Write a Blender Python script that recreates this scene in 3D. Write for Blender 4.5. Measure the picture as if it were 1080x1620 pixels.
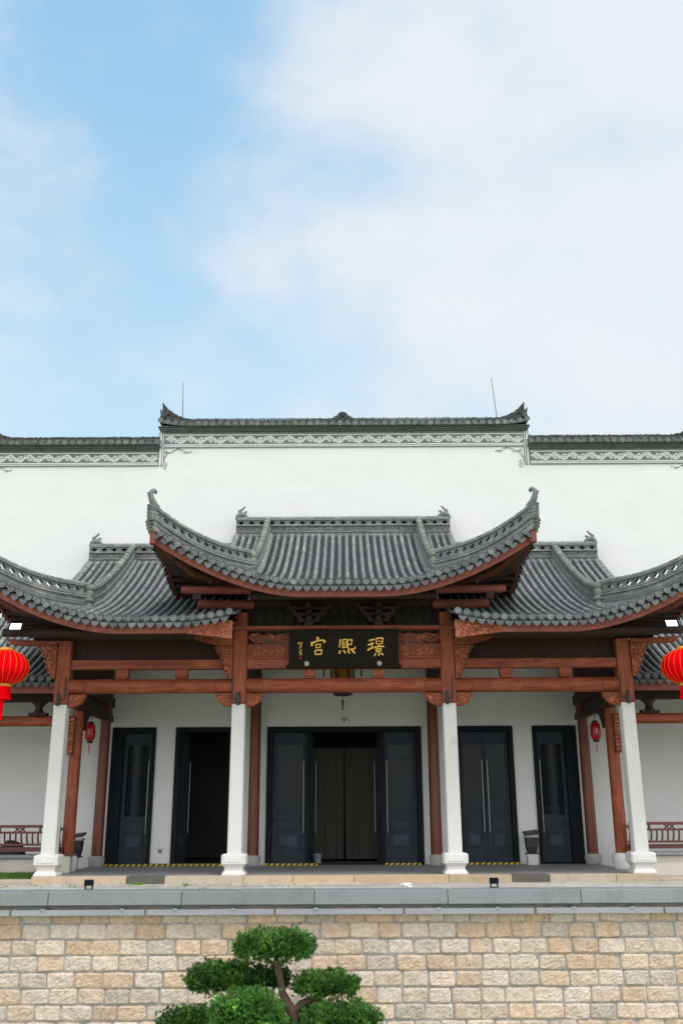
import bpy, math, random
from mathutils import Vector, Matrix
random.seed(7)
R = math.radians
S = bpy.context.scene
COL = S.collection
for o in list(bpy.data.objects): bpy.data.objects.remove(o)

# ---------------------------------------------------------------- camera
cam_d = bpy.data.cameras.new('camera'); cam = bpy.data.objects.new('camera', cam_d); COL.objects.link(cam)
cam_d.sensor_fit = 'VERTICAL'; cam_d.sensor_height = 36; cam_d.sensor_width = 24
cam_d.lens = 1511/1620*36; cam_d.shift_x = -2.5/1620
cam_d.clip_start = .1; cam_d.clip_end = 2000
cam.matrix_world = Matrix.Translation((0, 0, 1.05)) @ Matrix.Rotation(R(90+17.8), 4, 'X') @ Matrix.Rotation(R(-.28), 4, 'Z')
S.camera = cam
# ---------------------------------------------------------------- world
EXPO = 0.95
SUN_EL, SUN_AZ = 60, 150          # azimuth clockwise from +Y
W = bpy.data.worlds.new('World'); S.world = W; W.use_nodes = True
nt = W.node_tree; N = nt.nodes; L = nt.links; N.clear()
out = N.new('ShaderNodeOutputWorld'); bg = N.new('ShaderNodeBackground'); bg.inputs[1].default_value = .1
sky = N.new('ShaderNodeTexSky'); sky.sky_type = 'NISHITA'; sky.sun_disc = False
sky.sun_elevation = R(SUN_EL); sky.sun_rotation = R(SUN_AZ); sky.air_density = 1.0; sky.dust_density = .6; sky.ozone_density = 1.6
tc = N.new('ShaderNodeTexCoord'); sep = N.new('ShaderNodeSeparateXYZ'); L.new(tc.outputs['Generated'], sep.inputs[0])
def wnoise(scale, detail, rough, dist, loc=(0, 0, 0), sc=(1, 1, 1)):
    mp = N.new('ShaderNodeMapping'); mp.inputs['Location'].default_value = loc; mp.inputs['Scale'].default_value = sc
    L.new(tc.outputs['Generated'], mp.inputs[0])
    n = N.new('ShaderNodeTexNoise'); n.inputs['Scale'].default_value = scale; n.inputs['Detail'].default_value = detail
    n.inputs['Roughness'].default_value = rough; n.inputs['Distortion'].default_value = dist
    L.new(mp.outputs[0], n.inputs['Vector']); return n.outputs['Fac']
def wmath(op, a, b, clamp=False):
    m = N.new('ShaderNodeMath'); m.operation = op; m.use_clamp = clamp
    for i, v in enumerate((a, b)):
        if isinstance(v, (int, float)): m.inputs[i].default_value = v
        else: L.new(v, m.inputs[i])
    return m.outputs[0]
def wrange(v, a, b, c, d):
    m = N.new('ShaderNodeMapRange'); m.interpolation_type = 'SMOOTHSTEP'; L.new(v, m.inputs[0])
    for i, k in enumerate((a, b, c, d)): m.inputs[i+1].default_value = k
    return m.outputs[0]
def wmix(f, a, b):
    m = N.new('ShaderNodeMixRGB')
    for i, v in enumerate((f, a, b)):
        if isinstance(v, (int, float)): m.inputs[i].default_value = v
        elif isinstance(v, tuple): m.inputs[i].default_value = v+(1,)
        else: L.new(v, m.inputs[i])
    return m.outputs[0]
n1 = wnoise(2.6, 8, .52, .35, (.9, .1, .35), (1, 1, 1.25))
n2 = wnoise(7, 6, .55, .3, (4, 2, 0), (1, 1, 1.6))
bias = wrange(sep.outputs['X'], -.19, .10, -.26, .31)
m = wmath('ADD', wmath('ADD', wmath('MULTIPLY', wmath('SUBTRACT', n1, .5), 1.5), bias), wmath('MULTIPLY', wmath('SUBTRACT', n2, .5), .6))
mask = wrange(m, -.30, .40, .0, .92)
thin = wrange(n2, .45, .75, 0, .22)
hazec = wrange(sep.outputs['Z'], .22, .78, .98, .24)
base = wmix(hazec, wmix(.72, sky.outputs[0], (1.15, 2.95, 4.75)), (3.15, 4.25, 5.0))
base = wmix(thin, base, (4.0, 4.3, 4.8))
allc = wmix(mask, base, (4.42, 4.58, 4.74))
back = wrange(wmath('MULTIPLY', sep.outputs['Y'], -1.0), -.15, .45, 0, .88)      # unseen sky opposite the facade, brightened low down to light the porch
allc = wmix(back, allc, wmix(wrange(sep.outputs['Z'], .15, .75, 0, 1), (11.2, 11.4, 11.6), (6.2, 6.4, 6.9)))
L.new(allc, bg.inputs[0]); L.new(bg.outputs[0], out.inputs[0])
# ---------------------------------------------------------------- sun
sd = bpy.data.lights.new('sun', 'SUN'); sd.energy = .95; sd.angle = R(13); sd.color = (1, .965, .91)
sun = bpy.data.objects.new('sun', sd); COL.objects.link(sun)
sv = Vector((math.sin(R(SUN_AZ))*math.cos(R(SUN_EL)), math.cos(R(SUN_AZ))*math.cos(R(SUN_EL)), math.sin(R(SUN_EL))))
sun.rotation_euler = sv.to_track_quat('Z', 'Y').to_euler(); sun.location = (8, -10, 20)
S.view_settings.view_transform = 'Standard'; S.view_settings.look = 'None'
S.view_settings.exposure = EXPO; S.view_settings.gamma = 1
S.render.engine = 'CYCLES'
S.cycles.max_bounces = 6; S.cycles.diffuse_bounces = 4; S.cycles.glossy_bounces = 3; S.cycles.transmission_bounces = 4

# ================================================================ helpers
class MB:
    def __init__(s): s.v = []; s.f = []; s.t = []; s.sm = []; s.tone = (1, 1, 1)
    def add(s, vs, fs, tone=None, smooth=False):
        k = len(s.v); s.v += [tuple(v) for v in vs]
        t = tone if tone is not None else s.tone
        if isinstance(t, (int, float)): t = (t, t, t)
        for f in fs: s.f.append(tuple(i+k for i in f)); s.t.append(t); s.sm.append(smooth)
    def box(s, x0, x1, y0, y1, z0, z1, tone=None):
        if x0 > x1: x0, x1 = x1, x0
        s.add([(x0,y0,z0),(x1,y0,z0),(x1,y1,z0),(x0,y1,z0),(x0,y0,z1),(x1,y0,z1),(x1,y1,z1),(x0,y1,z1)],
              [(0,3,2,1),(4,5,6,7),(0,1,5,4),(1,2,6,5),(2,3,7,6),(3,0,4,7)], tone)
    def obox(s, c, ax, ay, az, tone=None):   # oriented box: centre and three half axes
        c = Vector(c); vs = []
        for k in (-1, 1):
            for a, b in ((-1,-1),(1,-1),(1,1),(-1,1)): vs.append(c+a*Vector(ax)+b*Vector(ay)+k*Vector(az))
        s.add(vs, [(0,3,2,1),(4,5,6,7),(0,1,5,4),(1,2,6,5),(2,3,7,6),(3,0,4,7)], tone)
    def prism(s, poly, y0, y1, tone=None):   # polygon in X-Z, extruded along Y
        n = len(poly); a = sum(poly[i][0]*poly[(i+1)%n][1]-poly[(i+1)%n][0]*poly[i][1] for i in range(n))
        if a < 0: poly = poly[::-1]
        s.add([(x,y0,z) for x,z in poly]+[(x,y1,z) for x,z in poly],
              [tuple(range(n)), tuple(range(2*n-1, n-1, -1))]+[(i, i+n, (i+1)%n+n, (i+1)%n) for i in range(n)], tone)
    def lathe(s, cx, cy, prof, n=20, tone=None, smooth=True):
        vs = [(cx+r*math.cos(2*math.pi*i/n), cy+r*math.sin(2*math.pi*i/n), z) for r, z in prof for i in range(n)]
        fs = [(j*n+i, j*n+(i+1)%n, (j+1)*n+(i+1)%n, (j+1)*n+i) for j in range(len(prof)-1) for i in range(n)]
        s.add(vs, fs, tone, smooth)
        k = (len(prof)-1)*n
        s.add([vs[i] for i in range(n)], [tuple(range(n-1, -1, -1))], tone); s.add([vs[k+i] for i in range(n)], [tuple(range(n))], tone)
    def sq(s, cx, cy, prof, ch=.12, tone=None):   # square section with chamfered corners
        vs = []
        for h, z in prof:
            c = h*ch
            for x, y in ((h-c,-h),(h,-h+c),(h,h-c),(h-c,h),(-h+c,h),(-h,h-c),(-h,-h+c),(-h+c,-h)): vs.append((cx+x, cy+y, z))
        fs = [(j*8+i, j*8+(i+1)%8, (j+1)*8+(i+1)%8, (j+1)*8+i) for j in range(len(prof)-1) for i in range(8)]
        k = (len(prof)-1)*8
        s.add(vs, fs+[tuple(range(7,-1,-1)), tuple(range(k, k+8))], tone)
    def tube(s, pts, rad, n=8, tone=None, smooth=True, cap=True):
        pts = [Vector(p) for p in pts]; m_ = len(pts)
        if isinstance(rad, (int, float)): rad = [rad]*m_
        vs = []; ref = None
        for i, p in enumerate(pts):
            t = (pts[min(i+1, m_-1)]-pts[max(i-1, 0)])
            t = t.normalized() if t.length > 1e-9 else Vector((0,0,1))
            if ref is None: ref = Vector((0,0,1)) if abs(t.z) < .9 else Vector((0,1,0))
            u = t.cross(ref)
            if u.length < 1e-6: u = t.cross(Vector((1,0,0)))
            u.normalize(); w = u.cross(t).normalized(); ref = w
            for k in range(n):
                a = 2*math.pi*k/n; vs.append(p+rad[i]*(math.cos(a)*u+math.sin(a)*w))
        fs = [(j*n+i, j*n+(i+1)%n, (j+1)*n+(i+1)%n, (j+1)*n+i) for j in range(m_-1) for i in range(n)]
        s.add(vs, fs, tone, smooth)
        if cap: s.add([vs[i] for i in range(n)], [tuple(range(n-1,-1,-1))], tone); s.add(vs[-n:], [tuple(range(n))], tone)
    def ribbon(s, pts, w, y0, y1, tone=None):     # flat stroke in X-Z plane, raised from y1 to y0
        m_ = len(pts); ws = w if isinstance(w, (list, tuple)) else [w]*m_
        Lp = []; Rp = []
        for i, (x, z) in enumerate(pts):
            a = pts[max(i-1,0)]; b = pts[min(i+1,m_-1)]; dx, dz = b[0]-a[0], b[1]-a[1]; l = math.hypot(dx, dz) or 1
            nx, nz = -dz/l, dx/l; Lp.append((x+nx*ws[i]/2, z+nz*ws[i]/2)); Rp.append((x-nx*ws[i]/2, z-nz*ws[i]/2))
        vs = []
        for a, b in zip(Lp, Rp): vs += [(a[0],y0,a[1]), (b[0],y0,b[1]), (a[0],y1,a[1]), (b[0],y1,b[1])]
        fs = []
        for i in range(m_-1):
            k = 4*i; fs += [(k,k+4,k+5,k+1), (k,k+2,k+6,k+4), (k+1,k+5,k+7,k+3)]
        fs += [(0,1,3,2), (4*m_-4, 4*m_-2, 4*m_-1, 4*m_-3)]
        s.add(vs, fs, tone)
    def build(s, name, mat, parent=None, bevel=0, label=None, kind=None):
        me = bpy.data.meshes.new(name); me.from_pydata(s.v, [], s.f)
        me.polygons.foreach_set('use_smooth', s.sm)
        at = me.attributes.new('tone', 'FLOAT_COLOR', 'CORNER')
        buf = []
        for f, t in zip(s.f, s.t): buf += [t[0], t[1], t[2], 1.0]*len(f)
        at.data.foreach_set('color', buf)
        me.materials.append(mat); me.update()
        o = bpy.data.objects.new(name, me); COL.objects.link(o)
        if parent is not None: o.parent = parent; o.matrix_parent_inverse = parent_inv(parent)
        if bevel:
            b = o.modifiers.new('bevel', 'BEVEL'); b.width = bevel; b.segments = 2; b.limit_method = 'ANGLE'; b.angle_limit = R(40)
        if label: o['label'] = label
        if kind: o['kind'] = kind
        return o
WORLD = {}
def parent_inv(p):
    mtx = Matrix.Identity(4); q = p
    while q is not None:
        mtx = Matrix.Translation(q.location) @ mtx if q.parent is None else mtx
        q = q.parent
    return mtx.inverted() if p.parent is None else Matrix.Identity(4)
def tag(o, label, cat, group=None, kind=None):
    o['label'] = label; o['category'] = cat
    if group: o['group'] = group
    if kind: o['kind'] = kind
    return o
def thing(name, loc, label, cat, group=None):
    o = bpy.data.objects.new(name, None); COL.objects.link(o); o.location = loc; o.empty_display_size = .2
    return tag(o, label, cat, group)
def lerp(a, b, t): return a+(b-a)*t
def rt(a=.85, b=1.1): return random.uniform(a, b)

# ---------------------------------------------------------------- materials
def mat(name, c1, c2=None, rough=.75, scale=3, bump=0, bscale=25, stretch=(1,1,1), metallic=0, spec=.4, c3=None, s3=1.2, t3=(.55,.75), coat=0, detail=8, voro=0, emit=None):
    m = bpy.data.materials.new(name); m.use_nodes = True; nt = m.node_tree; N = nt.nodes; L = nt.links
    b = N['Principled BSDF']; b.inputs['Roughness'].default_value = rough; b.inputs['Metallic'].default_value = metallic
    b.inputs['Specular IOR Level'].default_value = spec; b.inputs['Coat Weight'].default_value = coat; b.inputs['Coat Roughness'].default_value = .25
    geo = N.new('ShaderNodeNewGeometry'); mp = N.new('ShaderNodeMapping'); mp.inputs['Scale'].default_value = stretch
    L.new(geo.outputs['Position'], mp.inputs[0])
    def noise(sc, det, src=mp.outputs[0], ro=.6):
        n = N.new('ShaderNodeTexNoise'); n.inputs['Scale'].default_value = sc; n.inputs['Detail'].default_value = det; n.inputs['Roughness'].default_value = ro
        L.new(src, n.inputs['Vector']); return n.outputs['Fac']
    def mix(f, a, bb, mode='MIX'):
        x = N.new('ShaderNodeMixRGB'); x.blend_type = mode
        for i, v in enumerate((f, a, bb)):
            if isinstance(v, (int, float)): x.inputs[i].default_value = v
            elif isinstance(v, tuple): x.inputs[i].default_value = tuple(v)+(1,)
            else: L.new(v, x.inputs[i])
        return x.outputs[0]
    def rng(v, a, bb, c=0, d=1):
        x = N.new('ShaderNodeMapRange'); L.new(v, x.inputs[0])
        for i, k in enumerate((a, bb, c, d)): x.inputs[i+1].default_value = k
        return x.outputs[0]
    col = c1
    if c2: col = mix(rng(noise(scale, detail), .32, .68), c1, c2)
    if c3: col = mix(rng(noise(s3, 6, geo.outputs['Position'], .65), t3[0], t3[1], 0, .85), col, c3)
    at = N.new('ShaderNodeAttribute'); at.attribute_name = 'tone'
    col = mix(1.0, col, at.outputs['Color'], 'MULTIPLY')
    if voro:   # fine carved relief: darker lines in the grooves
        wv = N.new('ShaderNodeTexVoronoi'); wv.feature = 'DISTANCE_TO_EDGE'; wv.inputs['Scale'].default_value = voro
        nz = N.new('ShaderNodeTexNoise'); nz.inputs['Scale'].default_value = voro*.5; L.new(geo.outputs['Position'], nz.inputs['Vector'])
        ad = N.new('ShaderNodeVectorMath'); ad.operation = 'MULTIPLY_ADD'; L.new(nz.outputs['Color'], ad.inputs[0]); ad.inputs[1].default_value = (.42,.42,.42); L.new(geo.outputs['Position'], ad.inputs[2])
        L.new(ad.outputs[0], wv.inputs['Vector'])
        g = rng(wv.outputs['Distance'], 0, .22)
        col = mix(g, mix(1.0, col, (.55,.52,.50), 'MULTIPLY'), col)
        bp0 = N.new('ShaderNodeBump'); bp0.inputs['Strength'].default_value = .6; bp0.inputs['Distance'].default_value = .03
        L.new(g, bp0.inputs['Height']); L.new(bp0.outputs[0], b.inputs['Normal'])
    L.new(col, b.inputs['Base Color']) if not isinstance(col, tuple) else None
    if bump:
        bp = N.new('ShaderNodeBump'); bp.inputs['Strength'].default_value = bump; bp.inputs['Distance'].default_value = .02
        L.new(noise(bscale, 6), bp.inputs['Height'])
        if voro: L.new(bp0.outputs[0], bp.inputs['Normal'])
        L.new(bp.outputs[0], b.inputs['Normal'])
    if emit: b.inputs['Emission Color'].default_value = emit[0]+(1,); b.inputs['Emission Strength'].default_value = emit[1]
    return m
M = {}
M['plaster'] = mat('white plaster', (.715,.715,.70), (.675,.677,.665), .85, 1.1, .2, 14, c3=(.635,.63,.61), s3=.7, t3=(.54,.80), stretch=(1,1,1.9))
M['pale'] = mat('white relief plaster', (.78,.78,.76), (.68,.69,.67), .8, 6, .1, 30)
M['tile'] = mat('grey clay tile', (.185,.196,.196), (.12,.13,.134), .72, 5, .35, 45, c3=(.30,.305,.285), s3=2.6, t3=(.52,.74))
M['ridge'] = mat('weathered grey ridge', (.215,.228,.222), (.125,.135,.132), .8, 9, .5, 40, c3=(.36,.355,.29), s3=3.3, t3=(.55,.75))
M['ridgecarv'] = mat('carved grey ridge clay', (.28,.29,.285), (.17,.18,.175), .8, 7, .4, 40, voro=13)
M['recess_shade'] = mat('painted recess shade', (.05,.055,.055), (.03,.033,.033), .9, 8)  # dark colour standing in for shade behind the ridge openings
M['cope'] = mat('dark mossy coping tile', (.075,.086,.078), (.036,.043,.040), .75, 6, .4, 40, c3=(.2,.215,.18), s3=4, t3=(.55,.75))
M['mould'] = mat('grey cornice moulding', (.17,.185,.18), (.11,.122,.12), .75, 4, .2, 30)
M['band'] = mat('grey painted band', (.22,.23,.225), (.16,.17,.165), .8, 8)
M['woodx'] = mat('red brown timber', (.34,.078,.034), (.13,.031,.016), .55, 7, .25, 30, stretch=(.25,2,3), spec=.3, c3=(.42,.125,.055), s3=2.2, t3=(.52,.8))
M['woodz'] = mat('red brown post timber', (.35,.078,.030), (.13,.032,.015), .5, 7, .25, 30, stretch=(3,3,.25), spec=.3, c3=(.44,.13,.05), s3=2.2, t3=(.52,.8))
M['woodrear'] = mat('shade-toned rear column timber', (.20,.046,.022), (.085,.022,.012), .4, 7, .25, 30, stretch=(3,3,.25), spec=.4)  # darker copy of the post timber, rear porch shade put into its colour
M['carved'] = mat('carved red timber', (.44,.125,.06), (.28,.08,.04), .6, 6, .3, 30, voro=10)
M['eave'] = mat('red eave board', (.26,.070,.045), (.15,.042,.030), .7, 6, .3, 30, stretch=(.5,2.5,2.5), c3=(.34,.12,.08), s3=2.5)
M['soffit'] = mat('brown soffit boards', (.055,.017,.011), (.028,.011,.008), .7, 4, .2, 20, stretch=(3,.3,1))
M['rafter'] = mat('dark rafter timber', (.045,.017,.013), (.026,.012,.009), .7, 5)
M['granite'] = mat('pale granite', (.68,.67,.645), (.58,.57,.545), .75, 30, .25, 60, c3=(.45,.42,.37), s3=2.2, t3=(.62,.85))
M['drum'] = mat('grey stone drum', (.40,.39,.36), (.31,.305,.285), .75, 20, .3, 50)
M['door'] = mat('slate blue door paint', (.038,.052,.064), (.024,.034,.044), .6, 5, .1, 40, spec=.12)
M['frame'] = mat('charcoal door frame', (.010,.015,.019), (.007,.010,.014), .6, 3, spec=.12)
M['steel'] = mat('brushed steel', (.26,.27,.27), (.20,.21,.21), .35, 20, metallic=.8, stretch=(1,1,.1))
M['chrome'] = mat('polished chrome', (.75,.75,.74), (.6,.6,.6), .25, 20, metallic=.9)
M['dark'] = mat('black metal', (.022,.024,.026), (.03,.032,.034), .5, 5)
M['hazard_y'] = mat('yellow tape', (.62,.42,.03), (.5,.34,.03), .6, 8)
M['hazard_b'] = mat('black tape', (.02,.02,.02), (.03,.03,.03), .6, 8)
M['gold'] = mat('gold leaf', (.82,.50,.10), (.70,.40,.07), .42, 30, metallic=.35)
M['board'] = mat('black lacquer', (.016,.012,.009), (.011,.009,.007), .6, 3, spec=.08, stretch=(.4,1,3))
M['seal'] = mat('red seal', (.25,.015,.012), None, .6)
M['paving'] = mat('pale worn paving', (.56,.54,.49), (.47,.45,.41), .85, 2.5, .3, 30, c3=(.31,.29,.25), s3=1.3, t3=(.5,.75))
M['floor'] = mat('grey porch floor', (.30,.305,.305), (.23,.235,.235), .6, 3, .1, 30)
M['step'] = mat('sandstone step', (.50,.42,.32), (.41,.345,.27), .85, 5, .4, 40, c3=(.28,.24,.19), s3=2.5, t3=(.58,.8))
M['coping'] = mat('blue grey coping stone', (.29,.305,.315), (.215,.23,.24), .75, 30, .35, 80, c3=(.155,.165,.165), s3=2.4, t3=(.52,.8))
M['tray'] = mat('galvanised tray', (.36,.37,.40), (.29,.30,.33), .5, 3, metallic=.35, stretch=(.3,1,4))
M['stone'] = mat('rough hewn stone', (1.12,1.08,1.03), (.74,.73,.71), .9, 16, .8, 38, c3=(.92,.76,.58), s3=7, t3=(.50,.8))
M['mortar'] = mat('cement mortar', (.36,.355,.34), (.25,.25,.245), .9, 6, .4, 40)
M['leaf'] = mat('podocarpus leaf', (.62,.62,.62), (1,1,1), .5, 6, spec=.35)
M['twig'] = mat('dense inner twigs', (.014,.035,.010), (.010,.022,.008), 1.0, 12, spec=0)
M['bark'] = mat('brown bark', (.16,.10,.065), (.09,.058,.04), .9, 10, .8, 30, stretch=(2,2,.5))
M['red'] = mat('red lantern silk', (.86,.0,.006), (.76,.0,.005), .8, 3, spec=.03)
M['redg'] = mat('red lantern glass', (.42,.008,.015), (.36,.01,.015), .3, 3)
M['yellow'] = mat('gold lantern cap', (.75,.36,.04), (.6,.28,.03), .45, 10)
M['led'] = mat('lit floodlight glass', (.9,.92,.95), None, .3, emit=((.95,.98,1.0), 1.6))
M['white'] = mat('white plastic', (.75,.75,.73), (.7,.7,.68), .5, 4)
M['rail'] = mat('dark red railing', (.135,.036,.028), (.09,.026,.021), .5, 5, .1, 30, coat=.1)
M['plinth'] = mat('cream plinth stone', (.58,.54,.46), (.50,.46,.39), .85, 3, .3, 30, c3=(.33,.31,.26), s3=2.2, t3=(.58,.8))
M['slab'] = mat('grey green bench slab', (.24,.26,.25), (.19,.205,.20), .7, 5)
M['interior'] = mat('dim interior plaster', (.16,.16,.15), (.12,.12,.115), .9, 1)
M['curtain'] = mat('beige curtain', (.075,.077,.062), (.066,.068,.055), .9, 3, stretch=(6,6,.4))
M['soil'] = mat('courtyard lawn ground', (.32,.345,.20), (.26,.285,.165), .9, .5)
M['grass'] = mat('lawn blades', (.07,.16,.02), (.045,.11,.014), .7, 4)
M['amber'] = mat('amber painted lantern glass', (.55,.22,.04), (.16,.06,.02), .4, 14)
M['bucket'] = mat('printed bucket plastic', (.06,.12,.2), (.3,.33,.35), .5, 9)
g = bpy.data.materials.new('door glass'); g.use_nodes = True; b = g.node_tree.nodes['Principled BSDF']
b.inputs['Base Color'].default_value = (.006,.008,.010,1); b.inputs['Roughness'].default_value = .08; b.inputs['Specular IOR Level'].default_value = .14
M['glass'] = g

# ================================================================ setting
mb = MB(); mb.box(-600, 600, -600, 17.75, -3.3, -3.0); mb.box(-600, 600, 30.0, 600, -3.3, -.2)
mb.box(-600, -20, 17.75, 30.0, -3.3, -.2); mb.box(20, 600, 17.75, 30, -3.3, -.2)
mb.build('courtyard_ground', M['soil'], kind='structure')
mb = MB()   # terrace: large slabs laid with open joints
ys = [17.98, 18.55, 19.1, 19.65]
mb.box(-20, 20, 18.2, 24.9, -.6, -.135, .8)
for j in range(3):
    x = -20+j*.37
    while x < 20:
        w = random.choice((.9, 1.2, 1.5)); t = rt(.86, 1.08)
        mb.box(x+.004, min(x+w, 20)-.004, ys[j]+.003, ys[j+1]-.003, -.2, -.127+random.uniform(-.002, .002), (t, t*.995, t*.98)); x += w
mb.build('terrace_paving', M['paving'], kind='structure')
mb = MB()
for j in range(7):
    for i in range(10):
        t = rt(.92, 1.06); x0 = -6.02+i*1.204; y0 = 19.96+j*.62
        mb.box(x0+.002, x0+1.202, y0+.002, y0+.618, -.1, 0, t)
mb.build('porch_floor', M['floor'], kind='structure')
mb = MB()
segs = [(-6.02,-4.19,(1.05,1,.93)),(-4.19,-3.46,(.22,.25,.28)),(-3.46,-1.95,(1,1,1)),(-1.95,-1.0,(1.05,1,.92)),(-1.0,.18,(1.08,.98,.82)),(.18,2.0,(1.02,.92,.76)),
        (2.0,3.21,(.9,.82,.72)),(3.21,3.93,(.22,.24,.25)),(3.93,5.2,(.93,.94,.9)),(5.2,6.02,(.9,.86,.76))]
for a, b_, t in segs: mb.box(a+.003, b_-.003, 19.6, 19.955, -.14, .012, t)
for sx in (-1, 1):
    for i in range(5):
        a = sx*(6.03+i*1.3); b_ = sx*(6.03+(i+1)*1.3-.01); mb.box(a, b_, 19.75, 20.1, -.14, -.05, rt(.95, 1.12))
mb.build('stone_step', M['step'], kind='structure', bevel=.012)
# lawn
mb = MB()
def blades(x0, x1, y0, y1, z, n, h):
    for _ in range(n):
        x = random.uniform(x0, x1); y = random.uniform(y0, y1); a = random.uniform(0, 6.28); l = random.uniform(.6, 1.2)*h
        dx, dy = math.cos(a)*.008, math.sin(a)*.008; bx, by = random.uniform(-.03, .03), random.uniform(-.03, .03)
        t = (random.uniform(.8, 1.6), random.uniform(.8, 1.35), random.uniform(.6, 1.1))
        mb.add([(x-dx,y-dy,z),(x+dx,y+dy,z),(x+bx,y+by,z+l)], [(0,1,2)], t)
mb.box(-12, -6.1, 20.1, 21.62, -.13, -.045, (.7,.7,.7))
blades(-12, -6.12, 20.12, 21.6, -.045, 14000, .07)
tag(mb.build('lawn_grass', M['grass']), 'short bright green grass strip left of the outer stone column', 'grass', kind='stuff')

# ================================================================ retaining wall
rw = thing('retaining_wall', (0, 17.7, -3), 'rough tan stone block wall below the grey terrace edge', 'retaining wall')
mb = MB(); YF = 17.80
mb.box(-14, 14, YF+.018, 18.2, -3, -.352)
mort = mb.build('mortar_bed', M['mortar'], rw)
mb = MB(); ch = .2505; zt = -.53
pal = [(c_[0]*.97, lerp(c_[1], c_[0], .10)*.965, lerp(c_[2], c_[0], .18)*.98) for c_ in [(.66,.54,.43),(.70,.57,.42),(.63,.57,.49),(.64,.46,.29),(.69,.59,.50),(.60,.54,.47),(.72,.62,.51),(.66,.48,.31),(.55,.52,.46),(.71,.63,.56),(.62,.44,.26),(.68,.58,.48),(.60,.45,.30)]]
pal = [(lerp(c_[0],.655,.3), lerp(c_[1],.555,.3), lerp(c_[2],.44,.3)) for c_ in pal]
def rough_block(x0, x1, z0, z1, col):
    nx, nz = 14, 8; vs = []; jr = lambda: random.uniform(-.011, .011)
    c = [(x0+jr(), z0+jr()), (x1+jr(), z0+jr()), (x1+jr(), z1+jr()), (x0+jr(), z1+jr())]
    tx, tz = random.uniform(-.012,.012), random.uniform(-.012,.012)
    ph = random.uniform(0, 9); dp = random.uniform(-.012, .010)
    for j in range(nz+1):
        for i in range(nx+1):
            u, v = i/nx, j/nz
            # squash corners round
            uu = u*2-1; vv = v*2-1
            k = 1-.035*(abs(uu)**4)*(abs(vv)**4)*2.2
            u2 = (uu*k+1)/2; v2 = (vv*k+1)/2
            x = lerp(lerp(c[0][0], c[1][0], u2), lerp(c[3][0], c[2][0], u2), v2); z = lerp(lerp(c[0][1], c[1][1], u2), lerp(c[3][1], c[2][1], u2), v2)
            e = min(u, 1-u)*(x1-x0); e2 = min(v, 1-v)*(z1-z0); ed = min(e, e2)
            p = .022*min(1, ed/.03)**.6
            if ed > .001: p += random.uniform(-.007, .009)+.006*math.sin(ph+u*7+v*3)+tx*uu+tz*vv
            if ed > .001: x += random.uniform(-.004,.004); z += random.uniform(-.004,.004)
            else: x += random.uniform(-.004,.004)*(abs(vv)>.99); z += random.uniform(-.005,.005)*(abs(vv)>.99)
            vs.append((x, YF-p+.014+dp, z))
    fs = [(j*(nx+1)+i, j*(nx+1)+i+1, (j+1)*(nx+1)+i+1, (j+1)*(nx+1)+i) for j in range(nz) for i in range(nx)]
    mb.add(vs, fs, col)
for r in range(11):
    z1 = zt-r*ch+.25 if r else -.41
    z1 = zt+.12-(r)*ch; z0 = z1-ch
    x = -9.4+random.uniform(0, .45); zj = random.uniform(-.004,.004)
    while x < 9.4:
        w = random.choice((random.uniform(.42,.50), random.uniform(.38,.54))); cc = random.choice(pal); k = rt(.86, 1.06)
        rough_block(x+.005, x+w-.005, z0+.005, z1-.005, (cc[0]*k, cc[1]*k, cc[2]*k)); x += w
mb.build('stone_blocks', M['stone'], rw)
x = -14.2; 
mb = MB()
for i in range(13):
    t = rt(.88, 1.1); dy_ = random.uniform(-.006,.006); dz_ = random.uniform(-.004,.003); mb.box(x+.004, x+2.275, 17.6+dy_, 18.2, -.348+dz_, -.124+dz_, t); x += 2.28
    # slightly chamfered nosing
mb.build('coping_slab', M['coping'], rw, bevel=.012)
for i, (a, b_) in enumerate([(-8.0,-5.72),(-5.68,-3.42),(-3.38,-1.22),(-1.18,.985),(1.025,3.22),(3.26,5.42),(5.46,7.7)]):
    mb = MB(); mb.box(a, b_, 17.60, 17.70, -.505, -.495+.0); mb.box(a, b_, 17.595, 17.612, -.505, -.415)
    mb.build('cable_tray', M['tray'], rw, bevel=.003)
mb = MB()
for x in (-5.15,-3.8,-2.9,-1.9,-.5,.6,1.6,2.6,3.9,4.9): mb.box(x-.04, x+.04, 17.60, 17.82, -.412, -.398); mb.box(x-.03, x+.03, 17.58, 17.63, -.43, -.405)
mb.build('tray_clip', M['tray'], rw)

# ================================================================ temple hall (tall white wall, doors)
hall = thing('temple_hall', (0, 24.3, 0), 'tall white gabled hall wall with stepped dark tile coping and slate doors', 'temple')
YW = 24.3; ZD = 3.21
ops = [(-5.72,-4.68),(-4.15,-2.78),(-1.88,1.88),(2.78,4.15),(4.68,5.72)]
CX0, CX1 = -4.86, 4.93            # raised centre
mb = MB(); bw = .35
xs = [-22]+[v for o in ops for v in o]+[22]
for i in range(0, len(xs)-1, 2): mb.box(xs[i], xs[i+1], YW, YW+bw, -.13, ZD)
mb.box(-22, 22, YW, YW+bw, ZD, 9.3)
mb.box(-9.7, 9.7, YW, YW+bw, 9.3, 10.95); mb.box(CX0, CX1, YW, YW+bw, 10.95, 11.15)
mb.build('facade_wall', M['plaster'], hall)
mb = MB(); mb.box(-22, 22, YW+bw+6, YW+bw+6.3, -.13, 9); mb.box(-22,-21.7,YW+bw,YW+bw+6,-.13,9); mb.box(21.7,22,YW+bw,YW+bw+6,-.13,9)
mb.box(-22, 22, YW+bw, YW+bw+6.3, 9.01, 9.25)
mb.build('rear_body', M['plaster'], hall)
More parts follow.
